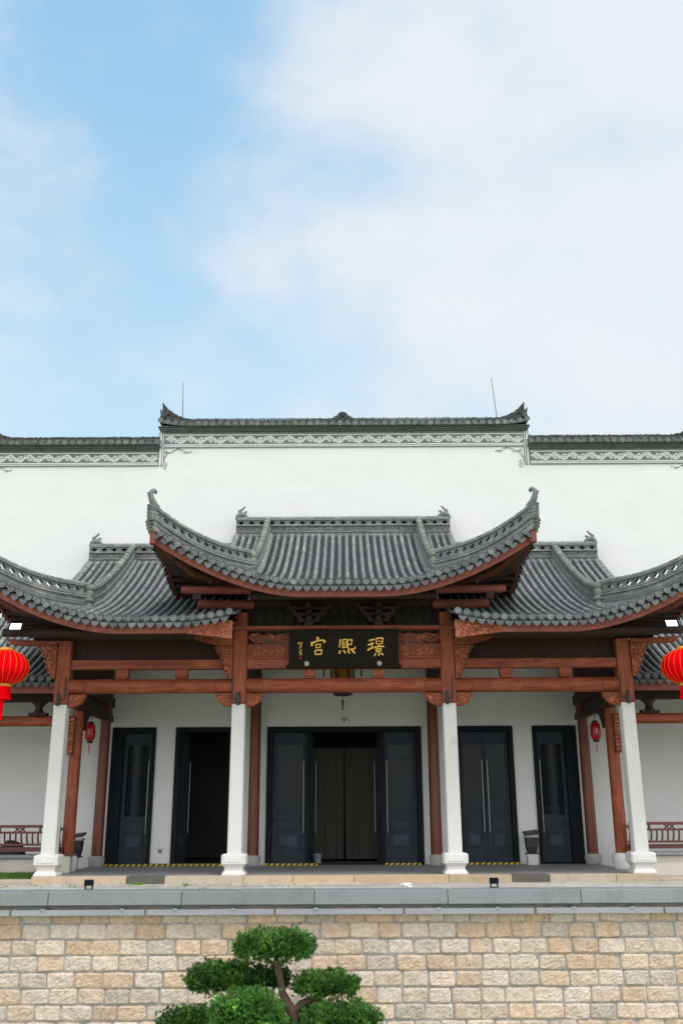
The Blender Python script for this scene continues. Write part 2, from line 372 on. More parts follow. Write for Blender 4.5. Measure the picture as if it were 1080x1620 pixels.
mb = MB(); mb.box(-7, 7, YW+bw+.01, YW+5.5, -.1, -.01); mb.box(-7, 7, YW+bw+.01, YW+5.5, 3.9, 4.0); mb.box(-7, 7, YW+5.5, YW+5.6, -.1, 4)
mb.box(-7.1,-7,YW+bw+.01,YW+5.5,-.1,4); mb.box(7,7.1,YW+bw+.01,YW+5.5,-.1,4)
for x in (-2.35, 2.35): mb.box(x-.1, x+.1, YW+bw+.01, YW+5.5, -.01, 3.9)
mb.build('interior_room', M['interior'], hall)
# curtain behind the open middle doorway
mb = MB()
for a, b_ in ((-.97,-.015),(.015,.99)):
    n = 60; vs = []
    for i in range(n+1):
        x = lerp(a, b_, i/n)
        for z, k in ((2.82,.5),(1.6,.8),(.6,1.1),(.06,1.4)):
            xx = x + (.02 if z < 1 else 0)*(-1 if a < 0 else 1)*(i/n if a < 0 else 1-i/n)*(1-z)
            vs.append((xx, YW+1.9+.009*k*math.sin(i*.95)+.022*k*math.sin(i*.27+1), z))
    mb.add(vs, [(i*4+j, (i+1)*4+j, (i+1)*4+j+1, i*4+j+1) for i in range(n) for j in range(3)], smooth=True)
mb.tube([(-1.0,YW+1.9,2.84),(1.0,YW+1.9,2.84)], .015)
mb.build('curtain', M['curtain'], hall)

def scroll(mb, x0, x1, z0, z1, y, period, w, depth=.012, tone=None):
    """running vine scroll between x0 and x1 in an X-Z panel"""
    h = z1-z0; zc = (z0+z1)/2; n = max(1, round((x1-x0)/period)); p = (x1-x0)/n
    pts = []; k = n*16
    for i in range(k+1):
        x = lerp(x0, x1, i/k); pts.append((x, zc+.36*h*math.sin(2*math.pi*(x-x0)/p)))
    mb.ribbon(pts, w, y-depth, y, tone)
    for i in range(n*2):
        cx = x0+(i/2+.25)*p; sg = 1 if i % 2 == 0 else -1      # spiral curls inside each bend
        c = (cx+.02*p, zc-sg*.10*h); sp = []
        for j in range(13):
            a = j/12*2*math.pi*1.15; r = .27*h*(1-j/15)
            sp.append((c[0]-r*math.cos(a)*1.15, c[1]-sg*r*math.sin(a)*-1))
        mb.ribbon(sp, w*.75, y-depth*.9, y, tone)
        mb.ribbon([(cx+.30*p, zc+sg*.05*h), (cx+.20*p, zc-sg*.2*h), (cx+.28*p, zc-sg*.38*h)], w*.6, y-depth*.8, y, tone)
def frieze(x0, x1, ztop, label):
    """ztop = underside of cornice; band of scroll work below it"""
    a = MB(); zb = ztop-.46
    a.box(x0, x1, YW-.012, YW-.002, ztop-.36, ztop-.09)
    f = a.build('scroll_frieze', M['band'], hall, label=label)
    a = MB(); scroll(a, x0+.03, x1-.03, ztop-.35, ztop-.10, YW-.012, .53, .048, .012)
    for z, t in ((ztop-.085, .03), (ztop-.375, .03)): a.box(x0, x1, YW-.03, YW-.003, z-t/2, z+t/2)
    a.box(x0, x1, YW-.024, YW-.003, ztop-.43, ztop-.405)
    a.build('vine_relief', M['pale'], f)
    a = MB(); a.box(x0, x1, YW-.02, YW-.003, ztop-.398, ztop-.393+.0); a.box(x0, x1, YW-.026, YW-.003, ztop-.46, ztop-.432); a.box(x0, x1, YW-.03, YW-.003, ztop-.06, ztop-.005)
    a.build('painted_line', M['band'], f); return f
frieze(CX0, CX1, 11.165, 'raised middle scroll frieze')
frieze(-9.7, CX0-.16, 10.64, 'left scroll frieze'); frieze(CX1+.16, 9.7, 10.64, 'right scroll frieze')
for sx, xe in ((-1, CX0), (1, CX1)):
    mb = MB()
    mb.box(xe+sx*.055, xe+sx*.075, YW-.02, YW-.003, 10.16, 11.16); mb.box(xe+sx*.13, xe+sx*.155, YW-.02, YW-.003, 10.18, 11.16)
    mb.box(xe, xe+sx*.02, YW-.02, YW-.003, 10.18, 11.16)
    mb.build('painted_line', M['band'], hall)
for sx, xe in ((-1, CX0), (1, CX1)):
    mb = MB(); mb.box(xe+sx*.078, xe+sx*.127, YW-.016, YW-.003, 10.2, 11.16); mb.box(xe+sx*.023,xe+sx*.052,YW-.012,YW-.003,10.2,11.16)
    mb.build('frieze_edge', M['pale'], hall)
# painted corner flourishes
for sx, xe, zt_ in ((-1, CX0, 10.68), (1, CX1, 10.68), (-1, -9.7, 10.17), (1, 9.7, 10.17)):
    mb = MB()
    vine = [(xe-sx*(.03+.72*t), zt_-.05-.05*math.sin(t*9)) for t in [j/20 for j in range(21)]]
    vine = [(xe-sx*(.04+.03*math.sin(j*.9)), zt_-.58+j*.05) for j in range(11)]+vine
    mb.ribbon(vine, .010, YW-.005, YW-.002)
    for k in range(26):
        t = k/25; q_ = vine[int(t*(len(vine)-1))]; r = random.uniform(.022, .042); a0 = random.uniform(0, 6)
        cx = q_[0]-sx*random.uniform(0,.05)*(t<.45); cz = q_[1]-random.uniform(0,.05)*(t>.35); a0 = 0; cx -= r*math.cos(a0); 
        mb.ribbon([(cx+r*math.cos(a0+j*.7)*(1-j*.07), cz+r*math.sin(a0+j*.7)*(1-j*.07)) for j in range(8)], .010, YW-.006, YW-.002)
    mb.build('painted_flourish', M['band'], hall)

def coping(x0, x1, zb, up0, up1, label):
    """little tile roof on a wall top. zb = underside of cornice"""
    a = MB()
    a.box(x0-.02, x1+.02, YW-.10, YW+.5, zb, zb+.035); a.box(x0-.04, x1+.04, YW-.16, YW+.55, zb+.037, zb+.075); a.box(x0-.07, x1+.07, YW-.22, YW+.6, zb+.078, zb+.105)
    c = a.build('wall_coping', M['mould'], hall, bevel=.008, label=label)
    a = MB(); n = round((x1-x0)/.205); p = (x1-x0)/n; zt = zb+.15
    def lift(x):
        e = 0
        if up0: e = max(e, .30*max(0, 1-(x-x0)/.9)**2.4)
        if up1: e = max(e, .30*max(0, 1-(x1-x)/.9)**2.4)
        return e
    for i in range(n+1):
        x = x0+i*p; g = lift(x)*.35
        for sg in (1, -1):
            ye = YW-.27 if sg == 1 else YW+.62; yr = YW+.10 if sg == 1 else YW+.25
            pts = [Vector((x, lerp(ye, yr, t), zt+g+lerp(0, .17, t))) for t in (0, .33, .66, 1)]
            a.tube(pts, [.062,.056,.06,.056], 8, rt(.8,1.25))
        # round end disc and drip tile
        a.tube([(x, YW-.29, zt+g), (x, YW-.27, zt+g)], .074, 12, rt(1.5,2.4), smooth=False)
        if i < n:
            xm = x+p/2; t = rt(.9, 1.4); gm = lift(xm)*.35
            a.prism([(xm-.075, zt+gm+.01), (xm-.05, zt+gm-.05), (xm, zt+gm-.085), (xm+.05, zt+gm-.05), (xm+.075, zt+gm+.01)], YW-.285, YW-.265, t)
            for k in range(3):
                y0 = lerp(YW-.27, YW+.10, k/3); y1 = lerp(YW-.27, YW+.1, (k+1)/3)
                a.obox((xm, (y0+y1)/2, zt+gm+.02+.17*(k+.5)/3), (p/2,0,0), (0,.066,.03), (0,-.003,.012), rt(.4,.7))
    a.prism([(x0, zt-.05),(x1, zt-.05),(x1, zt+.12),(x0, zt+.12)], YW-.1, YW+.45, .35)
    # upper run of scalloped tiles under the ridge
    for i in range(n*2):
        x = x0+(i+.5)*p/2; g = lift(x)*.6
        a.tube([(x, YW-.02, zt+.165+g), (x, YW+.12, zt+.19+g)], .046, 7, rt(.7,1.2))
    a.build('coping_tiles', M['cope'], c)
    a = MB(); x = x0-.02      # ridge of thin tiles stood on edge
    while x < x1+.02:
        g = lift(x); h = .075+random.uniform(-.012, .012)+g*.5
        a.obox((x, YW+.17, zt+.21+g*.75+h/2), (.014, 0, 0), (0, .075, 0), (.012*(1 if x > 0 else -1), 0, h/2+.02+g*.25), rt(.5, 1.05)); x += .036
    a.build('coping_ridge', M['cope'], c)
    for e, xe, sx in ((up0, x0, -1), (up1, x1, 1)):
        if not e: continue
        a = MB(); z = zt+.24
        poly = [(xe-sx*.55, z+.02), (xe-sx*.3, z+.12), (xe-sx*.12, z+.24), (xe+sx*.02, z+.46), (xe+sx*.09, z+.60), (xe+sx*.085, z+.42), (xe+sx*.07, z+.28), (xe+sx*.09, z+.12), (xe+sx*.05, z-.03), (xe+sx*.08, z-.12), (xe-sx*.1, z-.12), (xe-sx*.3, z-.05)]
        poly = [(px, lerp(z, pz, .60)) for px, pz in poly]
        a.prism(poly, YW+.06, YW+.28, .8)
        for k in range(6): a.obox((xe+sx*(.03-.03*k), YW+.17, z+.04+.03*k), (.05,0,0), (0,.14,0), (0,0,.01), rt(.6,1))
        a.build('upturned_end', M['cope'], c)
    return c
cc = coping(CX0-.10, CX1+.10, 11.165, True, True, 'raised middle wall coping with upturned tips')
coping(-9.8, CX0-.16, 10.63, True, False, 'lower left wall coping'); coping(CX1+.16, 9.8, 10.63, False, True, 'lower right wall coping')
coping(-22, -9.95, 9.8, False, False, 'outer left wall coping'); coping(9.95, 22, 9.8, False, False, 'outer right wall coping')
mb = MB(); mb.prism([(-.62,11.52),(-.32,11.60),(-.19,11.66),(-.11,11.76),(-.05,11.80),(.05,11.80),(.11,11.76),(.19,11.66),(.32,11.60),(.62,11.52)], YW+.08, YW+.26, .7)
mb.tube([(0,YW+.05,11.72),(0,YW+.09,11.72)], .06, 12, .5)
for sx in (-1,1): mb.ribbon([(sx*(.16-.08*math.cos(j*.6)), 11.64+.03*math.sin(j*.6)) for j in range(9)], .018, YW+.06, YW+.08, 3.2)
mb.build('centre_crest', M['cope'], cc)
for (a, b_) in (((-4.45,24.6,11.35),(-4.50,24.6,12.86)), ((4.335,24.6,11.35),(4.20,24.6,12.93))):
    mb = MB(); mb.tube([a, b_], [.011,.007], 6); mb.build('lightning_rod', M['dark'], hall)

# doors -------------------------------------------------------------
def frame(x0, x1, wl, wr, y=YW, zt=ZD, mid=()):
    a = MB()
    a.box(x0, x0+wl, y-.03, y+.24, 0, zt); a.box(x1-wr, x1, y-.03, y+.24, 0, zt); a.box(x0+wl, x1-wr, y-.03, y+.24, zt-.10, zt)
    a.box(x0-.025, x0+.03, y-.045, y-.032, 0, zt+.025); a.box(x1-.03, x1+.025, y-.045, y-.032, 0, zt+.025); a.box(x0+.03, x1-.03, y-.045, y-.032, zt-.03, zt+.025)
    for m_ in mid: a.box(m_-.035, m_+.035, y+.0, y+.24, 0, zt-.1)
    a.box(x0+wl, x1-wr, y+.0, y+.2, -.02, .025)
    return a.build('door_frame', M['frame'], hall, bevel=.006)
def leaf(x0, x1, y, z0=.035, z1=3.10, hside=1, label=None, swing=0):
    """door leaf built flat; swing = degrees about its outer jamb"""
    a = MB(); w = x1-x0; st = min(.10, w*.14); zr = 1.02; t = .045
    a.box(x0, x0+st, y, y+t, z0, z1); a.box(x1-st, x1, y, y+t, z0, z1)
    for za, zb in ((z0, z0+.10), (zr, zr+.10), (z1-.30, z1), (.76, .80), (.30,.34)): a.box(x0+st, x1-st, y+.002, y+t-.002, za, zb)
    a.box(x0+st, x1-st, y+.02, y+.035, z0+.1, zr)            # sunk panels
    xi0, xi1 = x0+st+.035, x1-st-.035
    for za, zb in ((z0+.13, .27), (.37, .73), (.83, .99)):   # raised mouldings
        a.box(xi0, xi1, y+.006, y+.019, za, zb)
    if w > .5: a.box(xi0+.07, xi1-.07, y-.004, y+.005, .43, .67, 1.5)
    a.box(xi0, xi1, y-.003, y+.001, z1-.24, z1-.05)
    p = a.build('door', M['door'], hall, bevel=.006, label=label)
    a = MB(); a.box(x0+st, x1-st, y+.026, y+.032, zr+.1, z1-.30); a.build('glass_pane', M['glass'], p)
    a = MB(); n = max(5, int((w-2*st)/.062)); zl0, zl1 = zr+.10, z1-.30
    for i in range(1, n):
        x = lerp(x0+st, x1-st, i/n); a.box(x-.006, x+.006, y+.006, y+.02, zl0, zl1)
    for z in (zl0+.16, zl1-.35): a.box(x0+st, x1-st, y+.004, y+.022, z-.008, z+.008)
    a.build('lattice', M['door'], p)
    a = MB(); hx = x1-.06 if hside > 0 else x0+.06
    a.tube([(hx, y-.05, .72), (hx, y-.05, 2.42)], .014, 8)
    for z in (.95, 2.2): a.tube([(hx, y-.05, z), (hx, y+.01, z)], .009, 6)
    a.build('handle', M['steel'], p)
    if swing:
        px_ = x0 if hside > 0 else x1
        mtx = Matrix.Translation((px_, y, 0)) @ Matrix.Rotation(R(swing), 4, 'Z') @ Matrix.Translation((-px_, -y, 0))
        inv = hall.matrix_world.copy(); T = Matrix.Translation((0, YW, 0))
        p.matrix_parent_inverse = T.inverted() @ mtx
    return p
YL = YW+.10
frame(-5.72, -4.68, .26, .07); leaf(-5.455, -4.755, YL, hside=1, label='left single slate door with lattice')
frame(4.68, 5.72, .07, .26); leaf(4.755, 5.455, YL, hside=-1, label='right single slate door with lattice')
frame(-4.15, -2.78, .10, .07); leaf(-4.045, -3.40, YL+.02, hside=1, swing=80, label='leaf swung open into the dark doorway')
frame(2.78, 4.15, .07, .10); leaf(2.855, 3.445, YL, hside=1, label='closed left leaf of the right double door'); leaf(3.455, 4.045, YL, hside=-1, label='closed right leaf of the right double door')
frame(-1.88, 1.88, .11, .11, mid=(-.90, .94))
leaf(-1.765, -.94, YL, hside=1, label='closed side leaf left of the open doorway'); leaf(.98, 1.765, YL, hside=-1, label='closed side leaf right of the open doorway')
leaf(-.855, -.06, YL+.10, hside=1, swing=84, label='left middle leaf swung inward'); leaf(.10, .895, YL+.10, hside=-1, swing=-84, label='right middle leaf swung inward')

# ================================================================ porch
porch = thing('entrance_porch', (0, 20, 0), 'red timber porch on stone columns under three sweeping grey tiled roofs', 'porch')
YC = 20.0
class Roof:
    def __init__(s, z0, Wd, Xg, Y0=18.3, A=1.12, a=.25, c=.0404, inner=0, top=23.86): s.z0=z0; s.W=Wd; s.Xg=Xg; s.Y0=Y0; s.A=A; s.a=a; s.c=c; s.inner=inner; s.top=top
    def prof(s, d): return s.z0+s.a*d+s.c*d*d
    def front(s, x, y):
        x = abs(x); df = y-s.Y0; ds = s.W-x
        z = s.prof(df)+s.A*max(0, 1-ds/3)**1.8*max(0, 1-df/2.6)
        if s.inner: z += .13*max(0, 1-(x-s.inner)/1.1)**2*max(0, 1-df/1.5)
        return z
    def side(s, x, y):
        x = abs(x); df = y-s.Y0; ds = s.W-x
        return s.prof(ds)+s.A*max(0, 1-df/3)**1.8*max(0, 1-ds/2.6)+.62*min(1, max(0, (df-ds)/1.5))*max(0, 1-ds/3)
P = .177
def tile_tone():
    r = random.random(); k = random.uniform(.9, 1.08)
    if r < .04: return (k*1.15, k*1.15, k*1.02)
    if r < .08: return (k*.8, k*.82, k*.84)
    return (k, k, k)
def barrel(mb, pts, side, r=.047, n=6):
    rk = rt(.86, 1.12)
    for i in range(len(pts)-1):
        a, b_ = pts[i]+side*random.uniform(-.004,.004), pts[i+1]+side*random.uniform(-.004,.004); t = (b_-a).normalized(); up = side.cross(t).normalized()
        if up.z < 0: up = -up
        vs = []
        for p, rr in ((a, r*1.07), (b_, r*.95)):
            for k in range(n+1):
                an = math.pi*k/n; vs.append(p+rr*(math.cos(an)*side+math.sin(an)*up*1.1)+up*.022)
        tn = tuple(c*1.3*rk for c in tile_tone())
        mb.add(vs, [(k, k+1, n+2+k, n+1+k) for k in range(n)], tn, True)
        if i: mb.add([vs[k] for k in range(n+1)], [tuple(range(n+1))], tuple(c*.6 for c in tn))
def trough(mb, pts, side, w):
    for i in range(len(pts)-1):
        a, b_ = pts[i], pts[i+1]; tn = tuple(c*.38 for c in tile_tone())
        u = Vector((0,0,1)); h = .020
        A = [a-side*w/2+u*(.02+h), a+u*(-.016+h), a+side*w/2+u*(.02+h)]
        B = [b_-side*w/2+u*.02, b_-u*.016, b_+side*w/2+u*.02]
        C = [v-u*h*1.3 for v in A]
        mb.add(A+B+C, [(0,1,4,3),(1,2,5,4),(6,7,1,0),(7,8,2,1)], tn)
def path(f, p0, p1, step):
    n = max(2, int((Vector(p1)-Vector(p0)).length/step)); out = []
    for i in range(n+1):
        x = lerp(p0[0], p1[0], i/n); y = lerp(p0[1], p1[1], i/n); out.append(Vector((x, y, f(x, y))))
    return out
def end_disc(mb, p, out, side, tn):
    u_ = (Vector((0,0,1))-out*.2).normalized(); cb = p+out*.052+Vector((0,0,.060))      # dark disc painting the shadow around the cover tile end
    shade_rim = [cb+(side*math.cos(2*math.pi*k/12)+u_*math.sin(2*math.pi*k/12))*.079 for k in range(12)]
    mb.add(shade_rim+[v-out*.03 for v in shade_rim], [tuple(range(12))]+[(k, k+12, (k+1)%12+12, (k+1)%12) for k in range(12)], .28)
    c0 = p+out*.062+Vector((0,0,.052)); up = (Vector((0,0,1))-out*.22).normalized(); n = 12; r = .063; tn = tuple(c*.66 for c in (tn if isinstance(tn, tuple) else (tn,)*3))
    ring = [side*math.cos(2*math.pi*k/n)+up*math.sin(2*math.pi*k/n) for k in range(n)]
    vs = [c0+v*r for v in ring]+[c0-out*.07+v*r*.9 for v in ring]+[c0+v*r*.78 for v in ring]+[c0-out*.008+v*r*.66 for v in ring]+[c0+v*r*.25+out*.004 for v in ring]
    fs = []
    for k in range(n):
        q = (k+1) % n; fs += [(k, q, n+q, n+k), (k, 2*n+k, 2*n+q, q), (2*n+k, 3*n+k, 3*n+q, 2*n+q), (3*n+k, 4*n+k, 4*n+q, 3*n+q)]
    fs.append(tuple(4*n+k for k in range(n))); mb.add(vs, fs, tn)
def drip(mb, p, out, side, tn):
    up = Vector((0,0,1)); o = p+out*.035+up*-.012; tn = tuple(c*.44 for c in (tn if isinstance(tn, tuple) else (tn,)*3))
    sh = [(-.085,.02),(-.08,-.04),(-.055,-.085),(-.02,-.11),(0,-.135),(.02,-.11),(.055,-.085),(.08,-.04),(.085,.02),(.04,-.01),(0,-.02),(-.04,-.01)]
    f = [o+side*a+up*b_+out*(-.25*b_) for a, b_ in sh]; bk = [v-out*.014 for v in f]; n = len(sh)
    mb.add(f+bk, [(0,1,2,11),(2,3,10,11),(3,4,5,10),(5,6,9,10),(6,7,8,9)]+[(n+k, n+(k+1)%n, (k+1)%n, k) for k in range(n)], tn)
def sweep(mb, pts, sides, z0, z1, hw, tone=None, capped=True):
    n = len(pts); vs = []; u = Vector((0,0,1))
    zz0 = z0 if isinstance(z0, list) else [z0]*n; zz1 = z1 if isinstance(z1, list) else [z1]*n
    for p, s_, a, b_ in zip(pts, sides, zz0, zz1): vs += [p-s_*hw+u*a, p+s_*hw+u*a, p+s_*hw+u*b_, p-s_*hw+u*b_]
    fs = [(4*i+k, 4*i+(k+1)%4, 4*i+4+(k+1)%4, 4*i+4+k) for i in range(n-1) for k in range(4)]
    if capped: fs += [(0,3,2,1), (4*n-4,4*n-3,4*n-2,4*n-1)]
    mb.add(vs, fs, tone)
def resample(pts, step):
    ds = [0]
    for i in range(1, len(pts)): ds.append(ds[-1]+(pts[i]-pts[i-1]).length)
    n = max(1, round(ds[-1]/step)); out = []; j = 0
    for i in range(n+1):
        d = ds[-1]*i/n
        while j < len(ds)-2 and ds[j+1] < d: j += 1
        out.append(pts[j].lerp(pts[j+1], (d-ds[j])/max(1e-9, ds[j+1]-ds[j])))
    return out
def pierced(mb, pts, sides_f, z0, z1, hw, cell, back=False):
    """band with a lozenge opening in every cell"""
    q = resample(pts, cell); u = Vector((0,0,1)); n = len(q)
    for i in range(n-1):
        a, b_ = q[i], q[i+1]; t = (b_-a); s_ = sides_f(t); h = z1-z0; tn = rt(.9, 1.1)
        def pt(x, z): return a+t*x+u*(z0+h*z)
        outer = [pt(0,0),pt(.5,0),pt(1,0),pt(1,.5),pt(1,1),pt(.5,1),pt(0,1),pt(0,.5)]
        lz = [pt(.5,.08),pt(.64,.30),pt(.88,.5),pt(.64,.70),pt(.5,.92),pt(.36,.70),pt(.12,.5),pt(.36,.30)]
        vs = [v+s_*hw for v in outer+lz]+[v-s_*hw for v in outer+lz]
        ring = [(0,1,8,15),(0,15,14,7),(1,2,9,8),(2,3,10,9),(3,4,11,10),(4,5,12,11),(5,6,13,12),(6,7,14,13)]
        fs = [r_ for r_ in ring]+[tuple(k+16 for k in reversed(r_)) for r_ in ring]+[(8+k, 8+(k+1)%8, 24+(k+1)%8, 24+k) for k in range(8)]
        mb.add(vs, fs, tn)
def horiz_side(t):
    v = Vector((t.y, -t.x, 0)); return v.normalized()
def sides_of(pts): return [horiz_side(pts[min(i+1,len(pts)-1)]-pts[max(i-1,0)]) for i in range(len(pts))]

def build_roof(name, rf, xa, xb, sxs, lab):
    """xa..xb row range in signed X; sxs = sides that have a hip"""
    mb = MB(); Y0 = rf.Y0; out = Vector((0,-1,0)); sx_ = Vector((1,0,0))
    n = round((xb-xa)/P); p = (xb-xa)/n
    def yend(x):
        ax = abs(x)
        if ax <= rf.Xg: return rf.top
        return min(rf.top, Y0+max(.12, rf.W-ax))
    for i in range(n+1):
        x = xa+i*p
        if abs(x) < rf.W-.05:
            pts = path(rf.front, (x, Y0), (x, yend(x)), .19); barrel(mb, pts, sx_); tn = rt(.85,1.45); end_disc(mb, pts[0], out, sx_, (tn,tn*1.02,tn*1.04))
        if i < n:
            xm = x+p/2; ye = min(yend(x), yend(x+p)) if abs(xm) > rf.Xg else rf.top
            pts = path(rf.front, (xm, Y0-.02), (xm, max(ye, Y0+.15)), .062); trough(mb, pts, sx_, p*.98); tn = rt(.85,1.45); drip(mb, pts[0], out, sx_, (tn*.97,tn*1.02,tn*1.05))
    for sx in sxs:
        m_ = round((22.3-Y0)/P)
        for i in range(m_+1):
            y = Y0+.09+i*P; xe = max(rf.Xg-.0, rf.W-(y-Y0)); o2 = Vector((sx,0,0)); s2 = Vector((0,1,0))
            if rf.W-xe < .1: continue
            pts = path(rf.side, (sx*rf.W, y), (sx*xe, y), .19); barrel(mb, pts, s2); end_disc(mb, pts[0], o2, s2, rt(.85,1.3))
            pts = path(rf.side, (sx*(rf.W+.02), y+P/2), (sx*max(rf.Xg-.1, rf.W-(y+P/2-Y0)), y+P/2), .09)
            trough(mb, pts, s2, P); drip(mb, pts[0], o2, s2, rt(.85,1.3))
    roof = mb.build(name, M['tile'], porch, label=lab)
    # deck + soffit (solid boards between tiles and rafters)
    mb = MB()
    def sheet(f, cols, rows_of, off, flip):
        grid = []
        for c in cols: grid.append([Vector((*rc, f(*rc)-off)) for rc in rows_of(c)])
        vs = [v for col in grid for v in col]; m2 = len(grid[0])
        fs = [(i*m2+j, (i+1)*m2+j, (i+1)*m2+j+1, i*m2+j+1) for i in range(len(grid)-1) for j in range(m2-1)]
        mb.add(vs, [tuple(reversed(q)) for q in fs] if flip else fs, smooth=True)
    nn = 44; cols = [xa+(xb-xa)*i/nn for i in range(nn+1)]
    def rws(c): 
        ye = yend(c) if abs(c) > rf.Xg else 24.28
        return [(c, lerp(Y0+.05, ye, j/14)) for j in range(15)]
    ins = [c for c in cols if abs(c) < rf.Xg]; i0, i1 = min(ins), max(ins)
    if xa < -rf.Xg: i0 = -rf.Xg
    if xb > rf.Xg: i1 = rf.Xg
    ins = [i0]+[c for c in ins if i0 < c < i1]+[i1]
    for off, fl in ((.03, False), (.14, True)):
        sheet(rf.front, ins, lambda c: [(c, lerp(Y0+.05, 24.28, j/14)) for j in range(15)], off, fl)
        for sx in sxs:
            oc = sorted([sx*lerp(rf.Xg, rf.W-.1, j/8) for j in range(9)])
            sheet(rf.front, oc, lambda c: [(c, lerp(Y0+.05, Y0+max(.08, rf.W-abs(c)), j/8)) for j in range(9)], off, fl)
    for sx in sxs:
        ycols = [Y0+(22.4-Y0)*i/30 for i in range(31)]
        rs = lambda y: [(sx*lerp(rf.W-.04, max(rf.Xg-.3, rf.W-(y-Y0)) if y-Y0 > 0.06 else rf.W-.06, j/8), y) for j in range(9)]
        sheet(rf.side, ycols, rs, .03, sx > 0); sheet(rf.side, ycols, rs, .14, sx < 0)
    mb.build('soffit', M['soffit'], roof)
    mb = MB(); x = xa+.12
    while x < xb-.05:
        ye = yend(x) if abs(x) > rf.Xg else 24.2
        ye = min(ye, 24.2)
        if ye-Y0 > .35:
            pts = path(rf.front, (x, Y0+.12), (x, ye), .5); sweep(mb, pts, [Vector((1,0,0))]*len(pts), -.225, -.138, .035, rt(.8,1.3))
        x += .30
    for sx in sxs:
        y = Y0+.45
        while y < 22.2:
            pts = path(rf.side, (sx*(rf.W-.1), y), (sx*max(rf.Xg-.3, rf.W-(y-Y0)), y), .4); sweep(mb, pts, [Vector((0,1,0))]*len(pts), -.225, -.138, .035, rt(.8,1.3)); y += .3
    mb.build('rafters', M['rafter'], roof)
    mb = MB()
    xs_ = [xa+(xb-xa)*i/80 for i in range(81)]
    pts = [Vector((x, Y0+.055, rf.front(x, Y0))) for x in xs_]
    if rf.inner: pts = [p for p in pts if abs(p.x) > 3.05]
    sweep(mb, pts, [Vector((0,1,0))]*len(pts), -.225, -.05, .03)
    for sx in sxs:
        pts = [Vector((sx*(rf.W-.055), y, rf.side(rf.W, y))) for y in [Y0+(22.3-Y0)*i/40 for i in range(41)]]
        sweep(mb, pts, [Vector((1,0,0))]*41, -.205, -.05, .03)
        zc = rf.front(rf.W, Y0); mb.tube([(sx*(rf.W-.02), Y0-.01, zc-.05), (sx*(rf.W-.02), Y0-.01, zc-.27)], [.075,.07], 10, .9)
        # hip rafter running back to the post
        mb.tube([(sx*(rf.W-.12), Y0+.12, zc-.24), (sx*(rf.W-.7), Y0+.72, rf.front(rf.W-.7, Y0+.7)-.25), (sx*(rf.W-1.62), YC, rf.front(rf.W-1.62, YC)-.3)], [.07,.095,.11], 10, .6)
    mb.build('eave_board', M['eave'], roof)
    # main ridge
    rx0, rx1 = (-rf.Xg-.02, rf.Xg+.02) if len(sxs) == 2 else ((2.72, rf.Xg+.02) if sxs[0] > 0 else (-rf.Xg-.02, -2.72))
    zr = rf.prof(rf.top-Y0)-.02
    k = 24; pts = [Vector((lerp(rx0, rx1, i/k), 23.95, zr)) for i in range(k+1)]; sd_ = [Vector((0,1,0))]*(k+1)
    mb = MB(); sweep(mb, pts, sd_, -.2, .115, .10, .95); sweep(mb, pts, sd_, .115, .14, .125, 1.1); sweep(mb, pts, sd_, .29, .32, .125, 1.1); sweep(mb, pts, sd_, .45, .475, .115, 1.1)
    pierced(mb, pts, lambda t: Vector((0,-1,0)), .32, .45, .085, .262)
    q = resample(pts, .30)
    for i in range(len(q)-1): mb.tube([q[i]+Vector((0,0,.515)), q[i+1]+Vector((-.006,0,.515))], [.066,.060], 8, rt(.9,1.35))
    rg = mb.build('main_ridge', M['ridge'], roof)
    mb = MB(); mb.box(rx0, rx1, 23.87, 24.03, zr+.14, zr+.29); scroll(mb, rx0+.03, rx1-.03, zr+.15, zr+.28, 23.87, .34, .018, .012, 1.3)
    mb.build('scroll_band', M['ridgecarv'], rg)
    mb = MB(); mb.box(rx0+.02, rx1-.02, 24.04, 24.06, zr+.30, zr+.46); mb.build('shade_backing', M['recess_shade'], rg)  # dark sheet painting the shade seen through the ridge lozenges
    for sx in sxs:
        xe = sx*(rf.Xg-.08); mb = MB(); z = zr+.56
        mb.tube([(xe+sx*.10,23.95,z-.06),(xe+sx*.06,23.95,z+.03),(xe-sx*.02,23.95,z+.08),(xe-sx*.12,23.95,z+.05),(xe-sx*.20,23.95,z-.01)], [.05,.075,.08,.06,.03], 8)
        mb.tube([(xe-sx*.02,23.93,z+.08),(xe-sx*.0,23.93,z+.17),(xe-sx*.06,23.93,z+.24),(xe-sx*.12,23.93,z+.29)], [.05,.035,.03,.015], 7)
        mb.tube([(xe-sx*.08,23.93,z+.08),(xe-sx*.13,23.93,z+.15),(xe-sx*.18,23.93,z+.15)], [.04,.03,.02], 7)
        mb.tube([(xe+sx*.02,23.93,z+.1),(xe+sx*.06,23.93,z+.16),(xe+sx*.02,23.93,z+.21)], [.03,.022,.01], 7)
        mb.build('ridge_ornament', M['ridge'], roof)
        # sloping gable ridge (upper) down to the hip joint
        xg = sx*(rf.Xg-.80 if len(sxs) == 2 else rf.Xg-1.1); d0 = 1.85
        pts = path(rf.front, (xg, Y0+d0), (xg, 23.9), .2); m2 = len(pts); s3 = [Vector((1,0,0))]*m2
        mb = MB(); sweep(mb, pts, s3, -.02, .10, .125, 1.35); sweep(mb, pts, s3, .235, .265, .085, 1.2); sweep(mb, pts, s3, .265, .30, .05, .5)
        q = resample(pts, .085)
        for i in range(len(q)): mb.box(q[i].x-.06, q[i].x+.06, q[i].y-.018, q[i].y+.018, q[i].z+.25, q[i].z+.40, rt(.8,1.1))
        q = resample(pts, .24)
        for i in range(len(q)-1): mb.tube([q[i]+Vector((0,0,.445)), q[i+1]+Vector((0,0,.437))], [.083,.072], 9, (lambda r_: (r_*1.1, r_*1.08, r_*.95))(rt(.95,1.3)))
